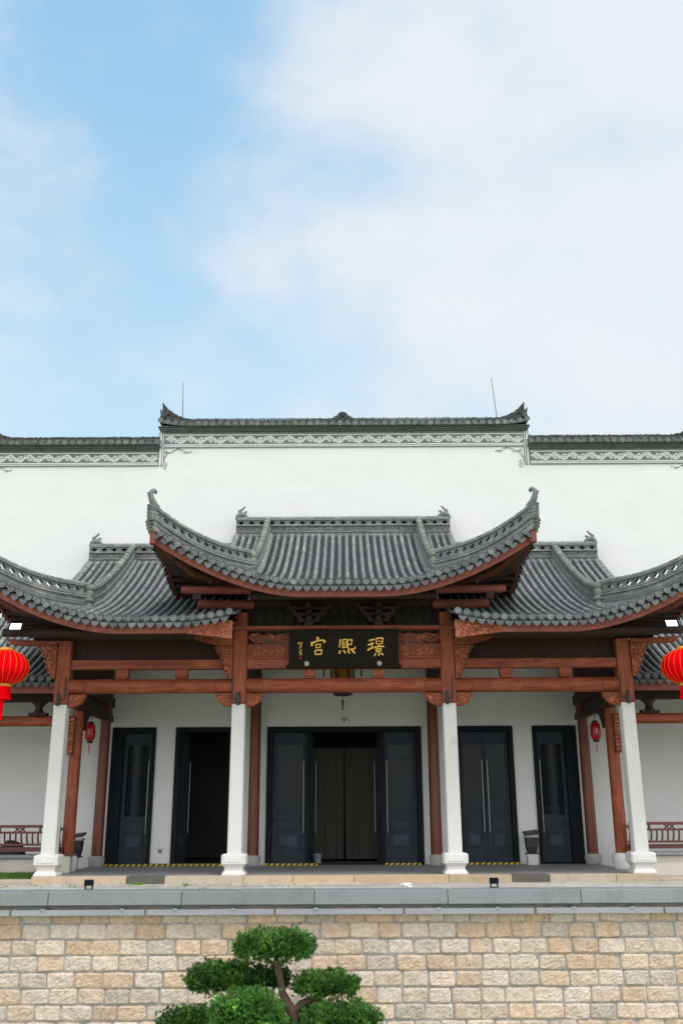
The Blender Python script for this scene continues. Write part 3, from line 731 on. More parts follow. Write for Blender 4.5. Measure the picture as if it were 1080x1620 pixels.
        gr = mb.build('gable_ridge', M['ridge'], roof)
        mb = MB(); sweep(mb, pts, s3, .10, .235, .07, 1.2); mb.build('scroll_band', M['ridgecarv'], gr)
        p0 = pts[0]; mb = MB()
        mb.lathe(xg, p0.y-.06, [(.07,p0.z-.1),(.10,p0.z-.06),(.10,p0.z+.02),(.075,p0.z+.03),(.075,p0.z+.13),(.10,p0.z+.14),(.10,p0.z+.19),(.07,p0.z+.20),(.085,p0.z+.24),(.095,p0.z+.30),(.085,p0.z+.36),(.07,p0.z+.38),(.10,p0.z+.40),(.10,p0.z+.45),(.06,p0.z+.50),(.02,p0.z+.53)], 12, (1.05,1.06,.92))
        mb.build('ridge_post', M['ridge'], gr)
        # rake: outer edge row + gable board
        mb = MB(); pts = path(rf.front, (sx*rf.Xg, Y0+1.0), (sx*rf.Xg, 23.86), .19); barrel(mb, pts, Vector((1,0,0)), .06)
        sweep(mb, pts, [Vector((1,0,0))]*len(pts), -.34, -.03, .03, .4); mb.build('gable_edge', M['tile'], roof)
        # upswept hip ridge
        n3 = 22; pts = []
        for i in range(n3+1):
            d = lerp(1.88, -.02, i/n3)
            z = rf.z0-5.42+6.27+.48*max(0, 1-d/1.45)**2+.03*(d/1.85)
            pts.append(Vector((sx*(rf.W-d), Y0+d, z)))
        s3 = sides_of(pts); mb = MB()
        low = [min(-.02, rf.front(p.x, p.y)-p.z) for p in pts]
        sweep(mb, pts, s3, low, 0.0, .075, 1.05); sweep(mb, pts, s3, 0, .028, .115, 1.35); sweep(mb, pts, s3, .028, .05, .08, .9); sweep(mb, pts, s3, .05, .072, .10, 1.2)
        sweep(mb, pts, s3, .245, .268, .085, 1.1)
        pierced(mb, pts, horiz_side, .072, .245, .05, .21)
        mid_ = [max(l_+.06, -.10) for l_ in low]
        mb.tube([p+Vector((0,0,v-.03)) for p, v in zip(pts, mid_)], .095, 10, 1.0); sweep(mb, pts, s3, [v-.0 for v in mid_], [v+.025 for v in mid_], .10, 1.3)
        sweep(mb, pts, s3, [l_-.03 for l_ in low], [l_+.05 for l_ in low], .13, 1.25)
        q = resample(pts, .22)
        for i in range(len(q)-1): mb.tube([q[i]+Vector((0,0,.30)), q[i+1]+Vector((0,0,.295))], [.058,.052], 8, rt(.9,1.25))
        # side fins where the tile courses butt the ridge
        hr = mb.build('hip_ridge', M['ridge'], roof)
        e = pts[-1]; o_ = Vector((sx,-1,0)).normalized(); mb = MB()
        z_ = Vector((0,0,1))
        for k_, (a_, b_, w_) in enumerate(((-.05,.02,.11),(-.02,.08,.10),(.0,.15,.09),(.01,.22,.085),(.02,.29,.08))):
            c = e+o_*a_+z_*b_; mb.obox(c, horiz_side(o_)*w_*.8, o_*w_, z_*.028+o_*.012, rt(.8,1.2))
        mb.tube([e+o_*-.10+z_*.27, e+o_*-.02+z_*.34, e+o_*.04+z_*.43, e+o_*.07+z_*.52, e+o_*.06+z_*.60, e-o_*.0+z_*.64, e-o_*.05+z_*.61, e-o_*.035+z_*.575], [.075,.07,.06,.052,.045,.04,.04,.025], 8, 1.0)
        for k_ in range(4): mb.tube([e+o_*(.05+.02*k_)+z_*(.36+.06*k_), e+o_*(.11+.018*k_)+z_*(.38+.06*k_)], [.03,.008], 5, .9)
        for k_ in range(3): mb.tube([e+o_*.03+z_*(-.08-.07*k_), e+o_*(.14-.02*k_)+z_*(-.06-.06*k_), e+o_*(.12-.02*k_)+z_*(-.01-.06*k_)], [.035,.03,.015], 6, .7)
        mb.build('hip_finial', M['ridge'], hr)
    return roof
RC = Roof(5.42, 3.80, 2.77); RW = Roof(4.71, 7.38, 6.55, inner=2.2)
build_roof('tiled_roof', RC, -3.80, 3.80, (-1, 1), 'raised middle tiled roof with upswept corners')
build_roof('tiled_roof', RW, -7.38, -2.22, (-1,), 'lower left tiled roof')
build_roof('tiled_roof', RW, 2.22, 7.38, (1,), 'lower right tiled roof')

XI, XO = 2.165, 5.82
# columns ------------------------------------------------------------
for x in (-XO, -XI, XI, XO):
    mb = MB(); mb.sq(x, YC, [(.140,.41),(.137,1.9),(.134,3.30)], .14)
    c = mb.build('stone_column', M['granite'], porch)
    mb = MB(); mb.sq(x, YC-.0, [(.232,.012),(.222,.05),(.185,.10),(.18,.15),(.205,.185),(.232,.21)], .10)
    mb.sq(x, YC, [(.243,.212),(.243,.37),(.225,.395),(.16,.412)], .14); mb.box(x-.165, x+.165, YC-.252, YC-.24, .25, .35, 1.05)
    mb.build('column_base', M['granite'], c, bevel=.008)
    top = 5.2 if abs(x) < 3 else 4.62
    mb = MB(); mb.sq(x, YC, [(.145,3.302),(.145,top)], .12)
    mb.box(x-.15, x+.15, YC-.155, YC-.14, 3.32, 3.34, .5)
    mb.build('wooden_post', M['woodz'], porch)
def rcol(x, y, r, base_r, ztop, mt='drum', bz=.24):
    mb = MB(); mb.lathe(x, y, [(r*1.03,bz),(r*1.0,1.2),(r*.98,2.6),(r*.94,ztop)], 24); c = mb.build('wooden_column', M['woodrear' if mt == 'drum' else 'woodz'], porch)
    mb = MB(); mb.lathe(x, y, [(base_r*.78,0.002),(base_r*.86,.03),(base_r*1.0,bz*.62),(base_r*.98,bz*.8),(base_r*.84,bz-.002)], 24); mb.build('column_base', M[mt], c)
for sx in (-1, 1):
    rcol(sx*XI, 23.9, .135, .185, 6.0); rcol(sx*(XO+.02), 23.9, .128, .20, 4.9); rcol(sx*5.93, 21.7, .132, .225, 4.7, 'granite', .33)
# log beams ---------------------------------------------------------
def xcyl(mb, x0, x1, y, z, r, n=24, tone=None):
    mb.tube([(lerp(x0,x1,i/8), y, z) for i in range(9)], [r]*9, n, tone)
for (a, b_) in ((-2.02,2.02),(-5.68,-2.31),(2.31,5.68)):
    mb = MB(); xcyl(mb, a, b_, YC, 3.685, .150); 
    lb = mb.build('log_beam', M['woodx'], porch)
    mb = MB()
    for xe, sg in ((a, 1), (b_, -1)):      # carved fish-gill curl at each end of the log
        for k, (rr, w) in enumerate(((.108,.006),)):
            pts = []
            for j in range(15):
                an = -math.pi*.42+j/14*math.pi*1.02; px_ = xe+sg*(.24+rr*math.cos(an)); dz = rr*math.sin(an)-.015
                pts.append((px_, YC-math.sqrt(max(0,.150**2-dz*dz))-.002, 3.685+dz))
            mb.tube(pts, w, 6)
    mb.build('carved_curl', M['soffit'], lb)
    for xe, sg in ((a, 1), (b_, -1)):
        mb = MB(); q = [(xe, 3.52),(xe+sg*.36, 3.52),(xe+sg*.33, 3.44),(xe+sg*.27, 3.34),(xe+sg*.17, 3.275),(xe+sg*.06, 3.255),(xe, 3.255)]
        mb.prism(q, YC-.07, YC+.07); cb = mb.build('carved_corbel', M['carved'], porch, bevel=.008)
        mb = MB(); mb.ribbon([(xe+sg*(.02), 3.50),(xe+sg*.33,3.50)], .014, YC-.082, YC-.07); mb.ribbon([(xe+sg*.335,3.50),(xe+sg*.26,3.355),(xe+sg*.16,3.295),(xe+sg*.05,3.275)], .014, YC-.08, YC-.07)
        mb.build('corbel_rim', M['woodx'], cb)
mb = MB(); mb.box(-2.02, 2.02, YC-.10, YC+.10, 4.03, 4.225); mb.build('flat_beam', M['woodx'], porch, bevel=.012)
for sx in (-1,1):
    mb = MB(); mb.box(sx*2.31, sx*5.675, YC-.10, YC+.10, 4.03, 4.225); mb.build('flat_beam', M['woodx'], porch, bevel=.012)
    mb = MB(); mb.box(sx*2.31, sx*5.675, YC+.06, YC+.10, 4.228, 4.72, .9)
    mb.box(sx*5.42, sx*5.40, YC+.045, YC+.06, 4.27, 4.6)
    mb.build('upper_panel', M['soffit'], porch)  # darker soffit colour puts the recess shade into the wing panels
    
mb = MB(); mb.box(-2.02, 2.02, YC-.08, YC+.06, 4.228, 4.535, .9); mb.build('upper_panel', M['woodx'], porch, bevel=.006)
for sx in (-1,1):
    mb = MB(); mb.box(sx*1.22, sx*1.9, YC-.105, YC-.081, 4.29, 4.475)
    scroll(mb, min(sx*1.25,sx*1.87), max(sx*1.25,sx*1.87), 4.30, 4.465, YC-.105, .22, .03, .014, 1.2); mb.build('carved_panel', M['carved'], porch)
mb = MB()       # pierced scrollwork between panel and rail
scroll(mb, -2.0, 2.0, 4.56, 4.80, YC+.0, .36, .04, .03); scroll(mb, -1.9, 1.95, 4.56, 4.80, YC-.01, .27, .03, .03)
for sx in (-1,1):
    mb.ribbon([(sx*1.82+.09*math.cos(j*.52), 4.67+.09*math.sin(j*.52)) for j in range(13)], .028, YC-.05, YC)
mb.box(-2.02, 2.02, YC-.03, YC+.03, 4.538, 4.56); mb.build('pierced_scrollwork', M['carved'], porch)
mb = MB(); mb.box(-2.36, 2.36, YC-.20, YC+.08, 4.83, 4.91); mb.build('top_rail', M['woodx'], porch, bevel=.01)
for x0, x1 in ((-.85,-.60),(.60,.85),(-4.73,-4.47),(-3.51,-3.24),(4.47,4.73),(3.24,3.51)):
    mb = MB(); mb.box(x0, x1, YC-.09, YC+.09, 3.875, 4.028); mb.box(x0+.02, x1-.02, YC-.085, YC+.085, 3.835, 3.873); mb.build('spacer_block', M['woodx'], porch, bevel=.01)
    
# carved arms and brackets beside the posts
for sx in (-1, 1):
    mb = MB(); mb.prism([(sx*3.06,4.64),(sx*3.06,4.485),(sx*2.16,4.375),(sx*2.16,4.74)], 18.33, 18.41)
    for k in range(6):
        cx_ = sx*(2.30+k*.125); cz_ = 4.50+k*.010; mb.ribbon([(cx_+.05*math.cos(j*.7)*(1-j*.05), cz_+.05*math.sin(j*.7)*(1-j*.05)) for j in range(10)], .016, 18.315, 18.33)
    mb.build('carved_board', M['carved'], porch, bevel=.008)
    mb = MB(); mb.prism([(sx*3.14,4.735),(sx*2.31,4.625),(sx*2.31,4.50),(sx*2.62,4.50),(sx*3.0,4.60),(sx*3.12,4.65)], 19.75, 19.95); mb.build('bracket_arm', M['woodx'], porch, bevel=.012)
    for inner in (True, False):
        mb = MB()
        if inner: xr, d_, e = sx*2.31, sx, [(.36,4.49),(.35,4.42),(.31,4.41),(.31,4.34),(.265,4.33),(.27,4.24),(.225,4.22),(.225,4.13),(.19,4.12),(.185,4.03),(.15,4.01),(.15,3.93),(.10,3.90),(.09,3.83),(.0,3.80)]
        else: xr, d_, e = sx*5.965, sx, [(.38,4.53),(.36,4.45),(.31,4.44),(.30,4.36),(.27,4.35),(.265,4.26),(.22,4.25),(.22,4.15),(.19,4.13),(.17,4.05),(.14,4.03),(.12,3.94),(.07,3.90),(.05,3.85),(.0,3.83)]
        zt_ = e[0][1]
        mb.prism([(xr, zt_)]+[(xr+d_*a, z) for a, z in e], 19.80, 19.98)
        for k in range(0, len(e)-2, 2): mb.tube([(xr+d_*(e[k][0]-.0),19.80,e[k][1]-.035),(xr+d_*(e[k][0]-.0),19.98,e[k][1]-.035)], .03, 8)
        for z in (zt_-.06, zt_-.24, zt_-.42): mb.box(xr+d_*.01, xr+d_*(.30-(zt_-z)*.42), 19.785, 19.80, z-.012, z+.012, .7)
        for k in range(9):
            z = zt_-.1-k*.065; w_ = .27-(zt_-z)*.40; cx = xr+d_*(.03+.5*w_); 
            mb.ribbon([(cx+w_*.42*math.cos(j*.8)*(1-j*.08), z+.024*math.sin(j*.8)) for j in range(8)], .013, 19.787, 19.80, 1.3)
        mb.build('carved_bracket', M['carved'], porch)
    mb = MB(); mb.prism([(sx*7.05,4.66),(sx*5.965,4.60),(sx*5.965,4.50),(sx*6.9,4.535)], 19.8, 19.96); mb.build('bracket_arm', M['woodx'], porch, bevel=.012)
# purlins and dark bracket sets
for sx in (-1,1):
    for y, z, xe, r in ((19.35,5.57,3.36,.085),(19.98,5.40,3.10,.10)):
        mb = MB(); mb.tube([(sx*1.9,y,z),(sx*(xe-.4),y,z),(sx*(xe-.12),y,z+.005),(sx*(xe-.03),y,z+.01),(sx*xe,y,z+.012)], [r,r,r*1.03,r*.9,r*.62], 16); mb.build('purlin', M['eave'], porch)
        mb = MB(); mb.box(sx*(xe-.42), sx*(xe-.25), y-.05, y+.05, z-.2, z-.06); mb.build('spacer_block', M['soffit'], porch)
    for y, z, xe, r in ((19.35,4.70,6.95,.085),(19.98,4.74,6.5,.10)):
        mb = MB(); xcyl(mb, sx*2.3, sx*xe, y, z, r, 14); mb.build('purlin', M['rafter'], porch)
mb = MB(); xcyl(mb, -1.9, 1.9, 19.35, 5.45, .085, 14); mb.build('purlin', M['rafter'], porch)
mb = MB(); mb.box(-2.0, 2.0, 19.95, 20.08, 5.36, 5.48); mb.build('purlin', M['rafter'], porch)
for x in (-.73, .73):
    mb = MB(); mb.box(x-.09, x+.09, 19.82, 20.1, 4.915, 5.0)
    for k, w in enumerate((.22, .34, .46)): mb.box(x-w, x+w, 19.85-.03*k, 20.0, 5.0+.13*k, 5.06+.13*k); 
    for k, w in enumerate((.20, .32, .44)):
        for s_ in (-1, 0, 1): mb.box(x+s_*w-.06, x+s_*w+.06, 19.83-.03*k, 20.02, 5.062+.13*k, 5.128+.13*k)
    for k in range(3): mb.box(x-.05, x+.05, 19.72-.12*k, 20.0, 5.0+.13*k, 5.07+.13*k)
    mb.build('bracket_set', M['rafter'], porch)
mb = MB()
x = -1.95
while x < 2.0: mb.box(x-.045, x+.045, 20.3, 20.42, 4.85, 5.75); x += .205
mb.build('transom_slats', M['rafter'], porch)
mb = MB(); mb.box(-2.05, 2.05, 20.55, 20.6, 4.85, 5.9, .9); mb.build('transom_backing', M['ridge'], porch)
# beams running back to the wall
for sx in (-1,1):
    mb = MB(); mb.box(sx*(XO-.09), sx*(XO+.09), 20.15, 24.28, 3.72, 3.95); mb.box(sx*(XO-.07), sx*(XO+.07), 20.15, 24.28, 3.36, 3.52)
    mb.box(sx*(XO-.03), sx*(XO+.03), 20.15, 24.28, 3.955, 4.9); mb.box(sx*(XO-.03), sx*(XO+.03), 20.15, 24.28, 3.525, 3.715)
    for y0, sg in ((21.84, 1),):
        mb.add([(sx*(XO+k), y0+sg*a, z) for k in (-.05,.05) for a, z in ((0,3.36),(0,2.95),(.08,3.12),(.22,3.26),(.5,3.36))],
               [(0,1,2,3,4),(9,8,7,6,5)]+[(i,(i+1)%5,(i+1)%5+5,i+5) for i in range(5)])
    mb.build('tie_beam', M['soffit'], porch)
    mb = MB(); mb.box(sx*(XI-.09), sx*(XI+.09), 20.15, 24.28, 4.05, 4.4); mb.box(sx*(XI-.03), sx*(XI+.03), 20.15, 24.28, 4.4, 5.6); mb.build('tie_beam', M['soffit'], porch)
    mb = MB()
    for k in range(9): mb.box(sx*(XO+.12), sx*(XO+.26), 21.45, 21.56, 2.45+k*.085, 2.51+k*.085, rt(.8,1.2))
    mb.box(sx*(XO+.13), sx*(XO+.24), 21.47, 21.56, 2.4, 3.25, .6); mb.build('carved_bracket', M['carved'], porch)

# ================================================================ side corridors
RK = Roof(3.92, 99, 99, Y0=20.85, A=0, a=.36, c=.075, top=24.25)
for sx in (-1, 1):
    side = 'left' if sx < 0 else 'right'
    co = thing('covered_corridor', (sx*9, 21.7, -.1), f'low tiled {side} side corridor with bench railing beside the porch', 'corridor', 'corridors flanking the porch')
    mb = MB(); xa, xb = sorted((sx*6.02, sx*13.0)); n = round((xb-xa)/P); p = (xb-xa)/n; ex = Vector((1,0,0)); ou = Vector((0,-1,0))
    for i in range(n+1):
        x = xa+i*p; pts = path(RK.front, (x, RK.Y0), (x, RK.top), .19); barrel(mb, pts, ex, .055); end_disc(mb, pts[0], ou, ex, rt(.8,1.2))
        if i < n: pts = path(RK.front, (x+p/2, RK.Y0-.02), (x+p/2, RK.top), .065); trough(mb, pts, ex, p*.98); drip(mb, pts[0], ou, ex, rt(.8,1.2))
    rf_ = mb.build('tiled_roof', M['tile'], co)
    mb = MB()
    for off in (.03, .14):
        q = path(RK.front, (0, RK.Y0+.05), (0, 24.28), .3); vs = [Vector((x, v.y, v.z-off)) for v in q for x in (xa, xb)]
        mb.add(vs, [(2*i, 2*i+1, 2*i+3, 2*i+2) for i in range(len(q)-1)])
    x = xa+.1
    while x < xb:
        q = path(RK.front, (x, RK.Y0+.1), (x, 24.2), .5); sweep(mb, q, [ex]*len(q), -.22, -.138, .035); x += .3
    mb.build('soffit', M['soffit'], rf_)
    mb = MB(); mb.box(xa, xb, RK.Y0+.03, RK.Y0+.09, RK.z0-.25, RK.z0-.06); mb.build('eave_board', M['eave'], rf_)
    mb = MB(); xcyl(mb, sx*5.97, sx*13, 21.7, 3.15, .115, 20); mb.build('log_beam', M['woodx'], co)
    mb = MB(); mb.box(sx*5.97, sx*13, 21.62, 21.78, 3.57, 3.85); mb.build('eave_beam', M['rafter'], co)
    for bx in (6.82, 8.2):
        mb = MB(); mb.lathe(sx*bx, 21.7, [(.15,3.25),(.16,3.30),(.09,3.38),(.08,3.45),(.13,3.52),(.19,3.565)], 14); mb.box(sx*bx-.2, sx*bx+.2, 21.6, 21.8, 3.265, 3.33); mb.build('beam_bracket', M['rafter'], co)
    mb = MB(); mb.lathe(sx*9.6, 21.7, [(.14,-.1),(.14,3.1)], 20); mb.build('wooden_column', M['woodz'], co)
    mb = MB(); x = 5.98
    while x < 13: mb.box(sx*x, sx*(x+1.39), 21.5, 21.95, -.13, .275, rt(.93,1.06)); x += 1.4
    mb.build('plinth', M['plinth'], co, bevel=.012)
    if sx < 0: mb = MB(); mb.box(-6.3, -5.74, 21.24, 21.47, 0.0, .333); mb.build('plinth_end', M['plinth'], co, bevel=.012)
    mb = MB(); mb.box(sx*6.0, sx*13, 21.42, 22.0, .279, .35); mb.build('bench_slab', M['slab'], co, bevel=.01)
    mb = MB(); mb.box(sx*5.96, sx*6.35, 21.38, 21.5, .352, .41)
    def rp(z): return 21.50-(z-.45)*.38       # railing leans outward
    for z, t in ((.46,.045),(.555,.022),(.80,.022),(.925,.03)): mb.box(sx*6.02, sx*13, rp(z)-.03, rp(z)+.03, z-t, z+t)
    x = 6.14; k = 0
    while x < 12.9:
        mb.tube([(sx*x, rp(.56), .56), (sx*(x-.0), rp(.68)-.03, .68), (sx*x, rp(.79), .79)], .019, 6); x += .118
    x = 6.4
    while x < 12.9:
        for dx in (-.05, .05): mb.box(sx*(x+dx-.02), sx*(x+dx+.02), rp(.86)-.02, rp(.86)+.02, .81, .91)
        for dx in (-.42, .42):
            for s_ in (-1, 1): mb.obox((sx*(x+dx), rp(.86), .862), (.055,0,.045*s_), (0,.012,0), (-.008*s_,0,.010))
        x += .95
    if sx < 0:
        mb.box(-6.32, -5.62, 21.22, 21.36, .335, .375); mb.box(-6.36, -5.98, 21.36, 21.5, .352, .40)
    for x in (6.05, 8.9, 11.8):
        mb.tube([(sx*x, 21.55, .36),(sx*x, rp(.5)-.06,.5),(sx*x, rp(.7)-.05,.7),(sx*x, rp(.93),.96)], [.035,.04,.035,.03], 8)
    mb.build('bench_railing', M['rail'], co)

# ================================================================ name board
nb = thing('name_board', (0, 19.8, 4.03), 'black lacquered name board with three gold calligraphic characters over the middle bay', 'sign')
mb = MB()
TIL = .14     # leans forward at the top
YB0 = 19.78
def yb(z): return YB0-(z-4.03)*TIL
def tiltbox(mb, x0, x1, z0, z1, f, bk, tone=None):
    vs = [(x, yb(z)-d, z) for z in (z0, z1) for x, d in ((x0,f),(x1,f),(x1,-bk),(x0,-bk))]
    mb.add(vs, [(0,3,2,1),(4,5,6,7),(0,1,5,4),(1,2,6,5),(2,3,7,6),(3,0,4,7)], tone)
tiltbox(mb, -1.135, 1.135, 4.075, 4.80, 0, .05); bd = mb.build('board_panel', M['board'], nb, bevel=.006)
mb = MB(); tiltbox(mb, -1.19, 1.19, 4.02, 4.073, .05, .08); tiltbox(mb, -1.15, 1.15, 4.074, 4.095, .02, .06); mb.build('board_ledge', M['board'], nb, bevel=.006)
for x in (-.765, .735):
    mb = MB(); pts = [(x, yb(4.10)-.03-.05*math.sin(a), 4.095+.045*math.cos(a)) for a in (0,.5,1,1.57)]
    mb.lathe(x, yb(4.1)-.045, [(.01,4.045),(.04,4.06),(.056,4.10),(.045,4.135),(.015,4.15)], 12); mb.build('mounting_knob', M['drum'], nb)
mb = MB()
SC = 1/76.0
def P2(u, v, ox): return (ox+u/15.43-545.0, 1000+v/15.43)
def stroke(pts, w, ox, tone=None, k=15.43):
    q = []
    for i, (u, v) in enumerate(pts):
        px_ = ox+u/k; py_ = oy_+v/k
        q.append(((px_-545)*SC, 4.80-(py_-997.5)*SC*1.0))
    # densify with rounded ends
    dn = []; 
    for i in range(len(q)-1):
        for j in range(4): dn.append((lerp(q[i][0], q[i+1][0], j/4), lerp(q[i][1], q[i+1][1], j/4)))
    dn.append(q[-1]); n_ = len(dn); wm = w/k*SC
    ws = [wm*(.62 if i in (0, n_-1) else 1.0+.14*math.sin(i*1.9)) for i in range(n_)]
    Lp, Rp = [], []
    for i, (x, z) in enumerate(dn):
        a = dn[max(i-1,0)]; b_ = dn[min(i+1,n_-1)]; dx, dz = b_[0]-a[0], b_[1]-a[1]; l = math.hypot(dx,dz) or 1
        Lp.append((x-dz/l*ws[i]/2, z+dx/l*ws[i]/2)); Rp.append((x+dz/l*ws[i]/2, z-dx/l*ws[i]/2))
    global SK; SK += 1; ff = .010+.0004*(SK % 9)
    vs = []
    for a, b_ in zip(Lp, Rp): vs += [(a[0], yb(a[1])-ff, a[1]), (b_[0], yb(b_[1])-ff, b_[1]), (a[0], yb(a[1])+.001, a[1]), (b_[0], yb(b_[1])+.001, b_[1])]
    fs = []
    for i in range(n_-1): c = 4*i; fs += [(c,c+4,c+5,c+1),(c,c+2,c+6,c+4),(c+1,c+5,c+7,c+3)]
    fs += [(0,1,3,2),(4*n_-4,4*n_-2,4*n_-1,4*n_-3)]; mb.add(vs, fs, tone)
SK = 0; oy_ = 1000
# gong
for p_, w in (([(292,140),(294,215)],60),([(160,255),(148,360)],52),([(165,300),(230,255),(330,225),(430,218),(478,240),(435,288)],34),
              ([(247,318),(257,410)],24),([(247,322),(365,314),(350,400)],24),([(257,398),(352,394)],20),
              ([(228,465),(238,570)],32),([(228,462),(395,450),(375,565)],32),([(238,556),(378,552)],30)): stroke(p_, w, 485)
mb.build('gold_character', M['gold'], bd); mb = MB()
# xi
for p_, w in (([(843,190),(835,290),(812,390)],32),([(905,195),(898,300),(890,415)],27),([(905,205),(1000,200),(1003,250)],22),([(915,262),(985,255)],20),
              ([(1000,255),(1000,310)],22),([(910,318),(1000,308),(1005,385)],22),([(890,400),(1010,385)],22),([(950,318),(950,390)],18)): stroke(p_, w, 485)
oy_ = 980
for p_, w in (([(545,168),(580,165),(574,205)],9),([(545,203),(576,200)],8),([(546,166),(545,205),(548,228),(562,240),(600,234),(604,216)],9),
              ([(490,247),(478,273)],12),([(513,244),(529,269)],12),([(545,244),(562,270)],12),([(578,244),(602,269)],14)): stroke(p_, w, 440, k=4.909)
mb.build('gold_character', M['gold'], bd); mb = MB()
oy_ = 1000
for p_, w in (([(300,236),(445,203)],38),([(275,345),(370,305),(425,300)],38),([(372,280),(385,405)],30),([(268,468),(330,425),(412,400)],38),
              ([(478,175),(490,325)],28),([(478,182),(645,172),(622,320)],34),([(525,252),(595,246)],22),([(490,316),(622,310)],20),
              ([(540,340),(543,372)],36),([(420,405),(540,372),(675,375)],40),
              ([(472,430),(480,500)],26),([(472,434),(600,428),(592,492)],26),([(500,465),(570,462)],18),([(478,498),(594,492)],26),
              ([(540,495),(545,540),(538,600)],30),([(470,530),(428,610)],28),([(592,530),(655,582)],38)): stroke(p_, w, 565)
mb.build('gold_character', M['gold'], bd); mb = MB()
oy_ = 1005
for p_, w in (([(490,330),(500,440)],30),([(495,340),(560,335)],22),([(500,385),(560,380)],22),([(570,345),(575,440)],22),([(610,330),(660,330),(650,400)],24),([(610,385),(665,430)],24),
              ([(560,470),(660,460)],26),([(600,460),(530,600)],26),([(590,520),(610,590)],26),([(620,500),(650,530)],20),
              ([(570,640),(640,635)],24),([(530,720),(600,690),(670,690)],24),([(600,640),(600,690)],20),
              ([(540,760),(660,770)],30),([(560,800),(640,800),(620,860)],32),([(560,800),(575,860),(620,860)],28)): stroke(p_, w, 455, .8, 27.0)
mb.build('gold_signature', M['gold'], bd)
mb = MB(); oy_ = 1005
stroke([(600,940),(600,1040)], 100, 455, k=27.0); mb.build('red_seal', M['seal'], bd)

# ================================================================ lanterns
def big_lantern(x, y, z, h_top, label):
    t = thing('red_lantern', (x, y, z), label, 'lantern', 'large red palace lanterns')
    a = MB(); n = 72; rings = 22; vs = []
    for j in range(rings+1):
        ph = lerp(-1.30, 1.30, j/rings)
        for i in range(n):
            rib = 1+.018*abs(math.sin(i*math.pi/3))          # 24 gores
            r = .455*math.cos(ph)**.85*rib; vs.append((x+r*math.cos(2*math.pi*i/n), y+r*math.sin(2*math.pi*i/n), z+.335*math.sin(ph)))
    a.add(vs, [(j*n+i, j*n+(i+1)%n, (j+1)*n+(i+1)%n, (j+1)*n+i) for j in range(rings) for i in range(n)], smooth=True)
    a.build('lantern_body', M['red'], t)
    a = MB()
    for i in range(24):
        an = 2*math.pi*i/24; a.tube([(x+.463*math.cos(ph)**.85*math.cos(an), y+.463*math.cos(ph)**.85*math.sin(an), z+.338*math.sin(ph)) for ph in [lerp(-1.25,1.25,k/14) for k in range(15)]], .0022, 4)
    a.build('gold_rib', M['yellow'], t, kind=None)
    a = MB(); a.lathe(x, y, [(.13,z+.315),(.15,z+.33),(.15,z+.37),(.12,z+.385)], 20); a.lathe(x, y, [(.12,z-.375),(.15,z-.36),(.15,z-.325),(.13,z-.31)], 20); a.build('gold_cap', M['yellow'], t)
    a = MB(); vs = []
    for j, (r, zz) in enumerate(((.125,-.37),(.14,-.45),(.15,-.55),(.165,-.62))):
        for i in range(48): rr = r*(1+.07*math.sin(i*2.1)*j/3); vs.append((x+rr*math.cos(i*math.pi/24), y+rr*math.sin(i*math.pi/24), z+zz+.012*math.sin(i*3.3)*(j == 3)))
    a.add(vs, [(j*48+i, j*48+(i+1)%48, (j+1)*48+(i+1)%48, (j+1)*48+i) for j in range(3) for i in range(48)], smooth=True)
    a.build('fringe', M['red'], t)
    a = MB(); a.tube([(x,y,z-.5),(x,y,z-.72),(x+.01,y,z-1.0)], [.035,.04,.022], 8); a.build('tassel', M['red'], t)
    a = MB(); a.tube([(x,y,z+.38),(x,y,h_top)], .007, 5); a.tube([(x-.03,y,z+.44),(x+.03,y,z+.44),(x,y,z+.50),(x-.03,y,z+.44)], .007, 5); a.build('hanging_cord', M['dark'], t)
big_lantern(-6.63, 18.75, 3.90, 4.88, 'large red oval lantern with fringe hanging at the left edge')
big_lantern(6.68, 18.75, 3.86, 4.88, 'large red oval lantern hanging at the right edge')
def small_lantern(x, y, z, label):
    t = thing('small_red_lantern', (x, y, z), label, 'lantern', 'small red lanterns hanging in the porch ends')
    a = MB(); n = 32; vs = []
    prof = [(.075,-.19),(.105,-.165),(.12,-.10),(.123,0),(.12,.10),(.105,.165),(.075,.19)]
    for r, zz in prof:
        for i in range(n): rr = r*(1+.03*math.cos(i*math.pi/2)); vs.append((x+rr*math.cos(2*math.pi*i/n), y+rr*math.sin(2*math.pi*i/n), z+zz))
    a.add(vs, [(j*n+i, j*n+(i+1)%n, (j+1)*n+(i+1)%n, (j+1)*n+i) for j in range(6) for i in range(n)], smooth=True); a.build('lantern_body', M['redg'], t)
    a = MB(); a.lathe(x, y, [(.07,z+.19),(.075,z+.22),(.05,z+.24)], 14); a.lathe(x, y, [(.05,z-.25),(.075,z-.23),(.07,z-.19)], 14)
    a.tube([(x,y,z+.24),(x,y,z+.42)], .006, 5); a.tube([(x,y,z+.30),(x+.12,y,z+.5)], .005, 5); a.build('black_cap', M['dark'], t)
    a = MB(); a.tube([(x,y,z-.25),(x,y,z-.33),(x,y,z-.5)], [.006,.014,.01], 6); a.build('tassel', M['redg'], t)
    a = MB(); a.ribbon([(x-.025,z+.06),(x+.02,z+.03),(x-.02,z-.02),(x+.02,z-.06)], .010, y-.128, y-.122); a.build('painted_mark', M['pale'], t)
small_lantern(-5.92, 22.8, 3.00, 'small dark red lantern between the left rear porch columns')
small_lantern(5.86, 22.8, 2.97, 'small dark red lantern between the right rear porch columns')
pl = thing('palace_lantern', (0, 21.5, 3.7), 'dark hexagonal palace lantern with amber panes behind the middle log beam', 'lantern')
x0, y0 = -.03, 21.5
mb = MB(); 
for zz in (3.72, 4.42): mb.lathe(x0, y0, [(.25,zz),(.27,zz+.03),(.25,zz+.06)], 6, smooth=False)
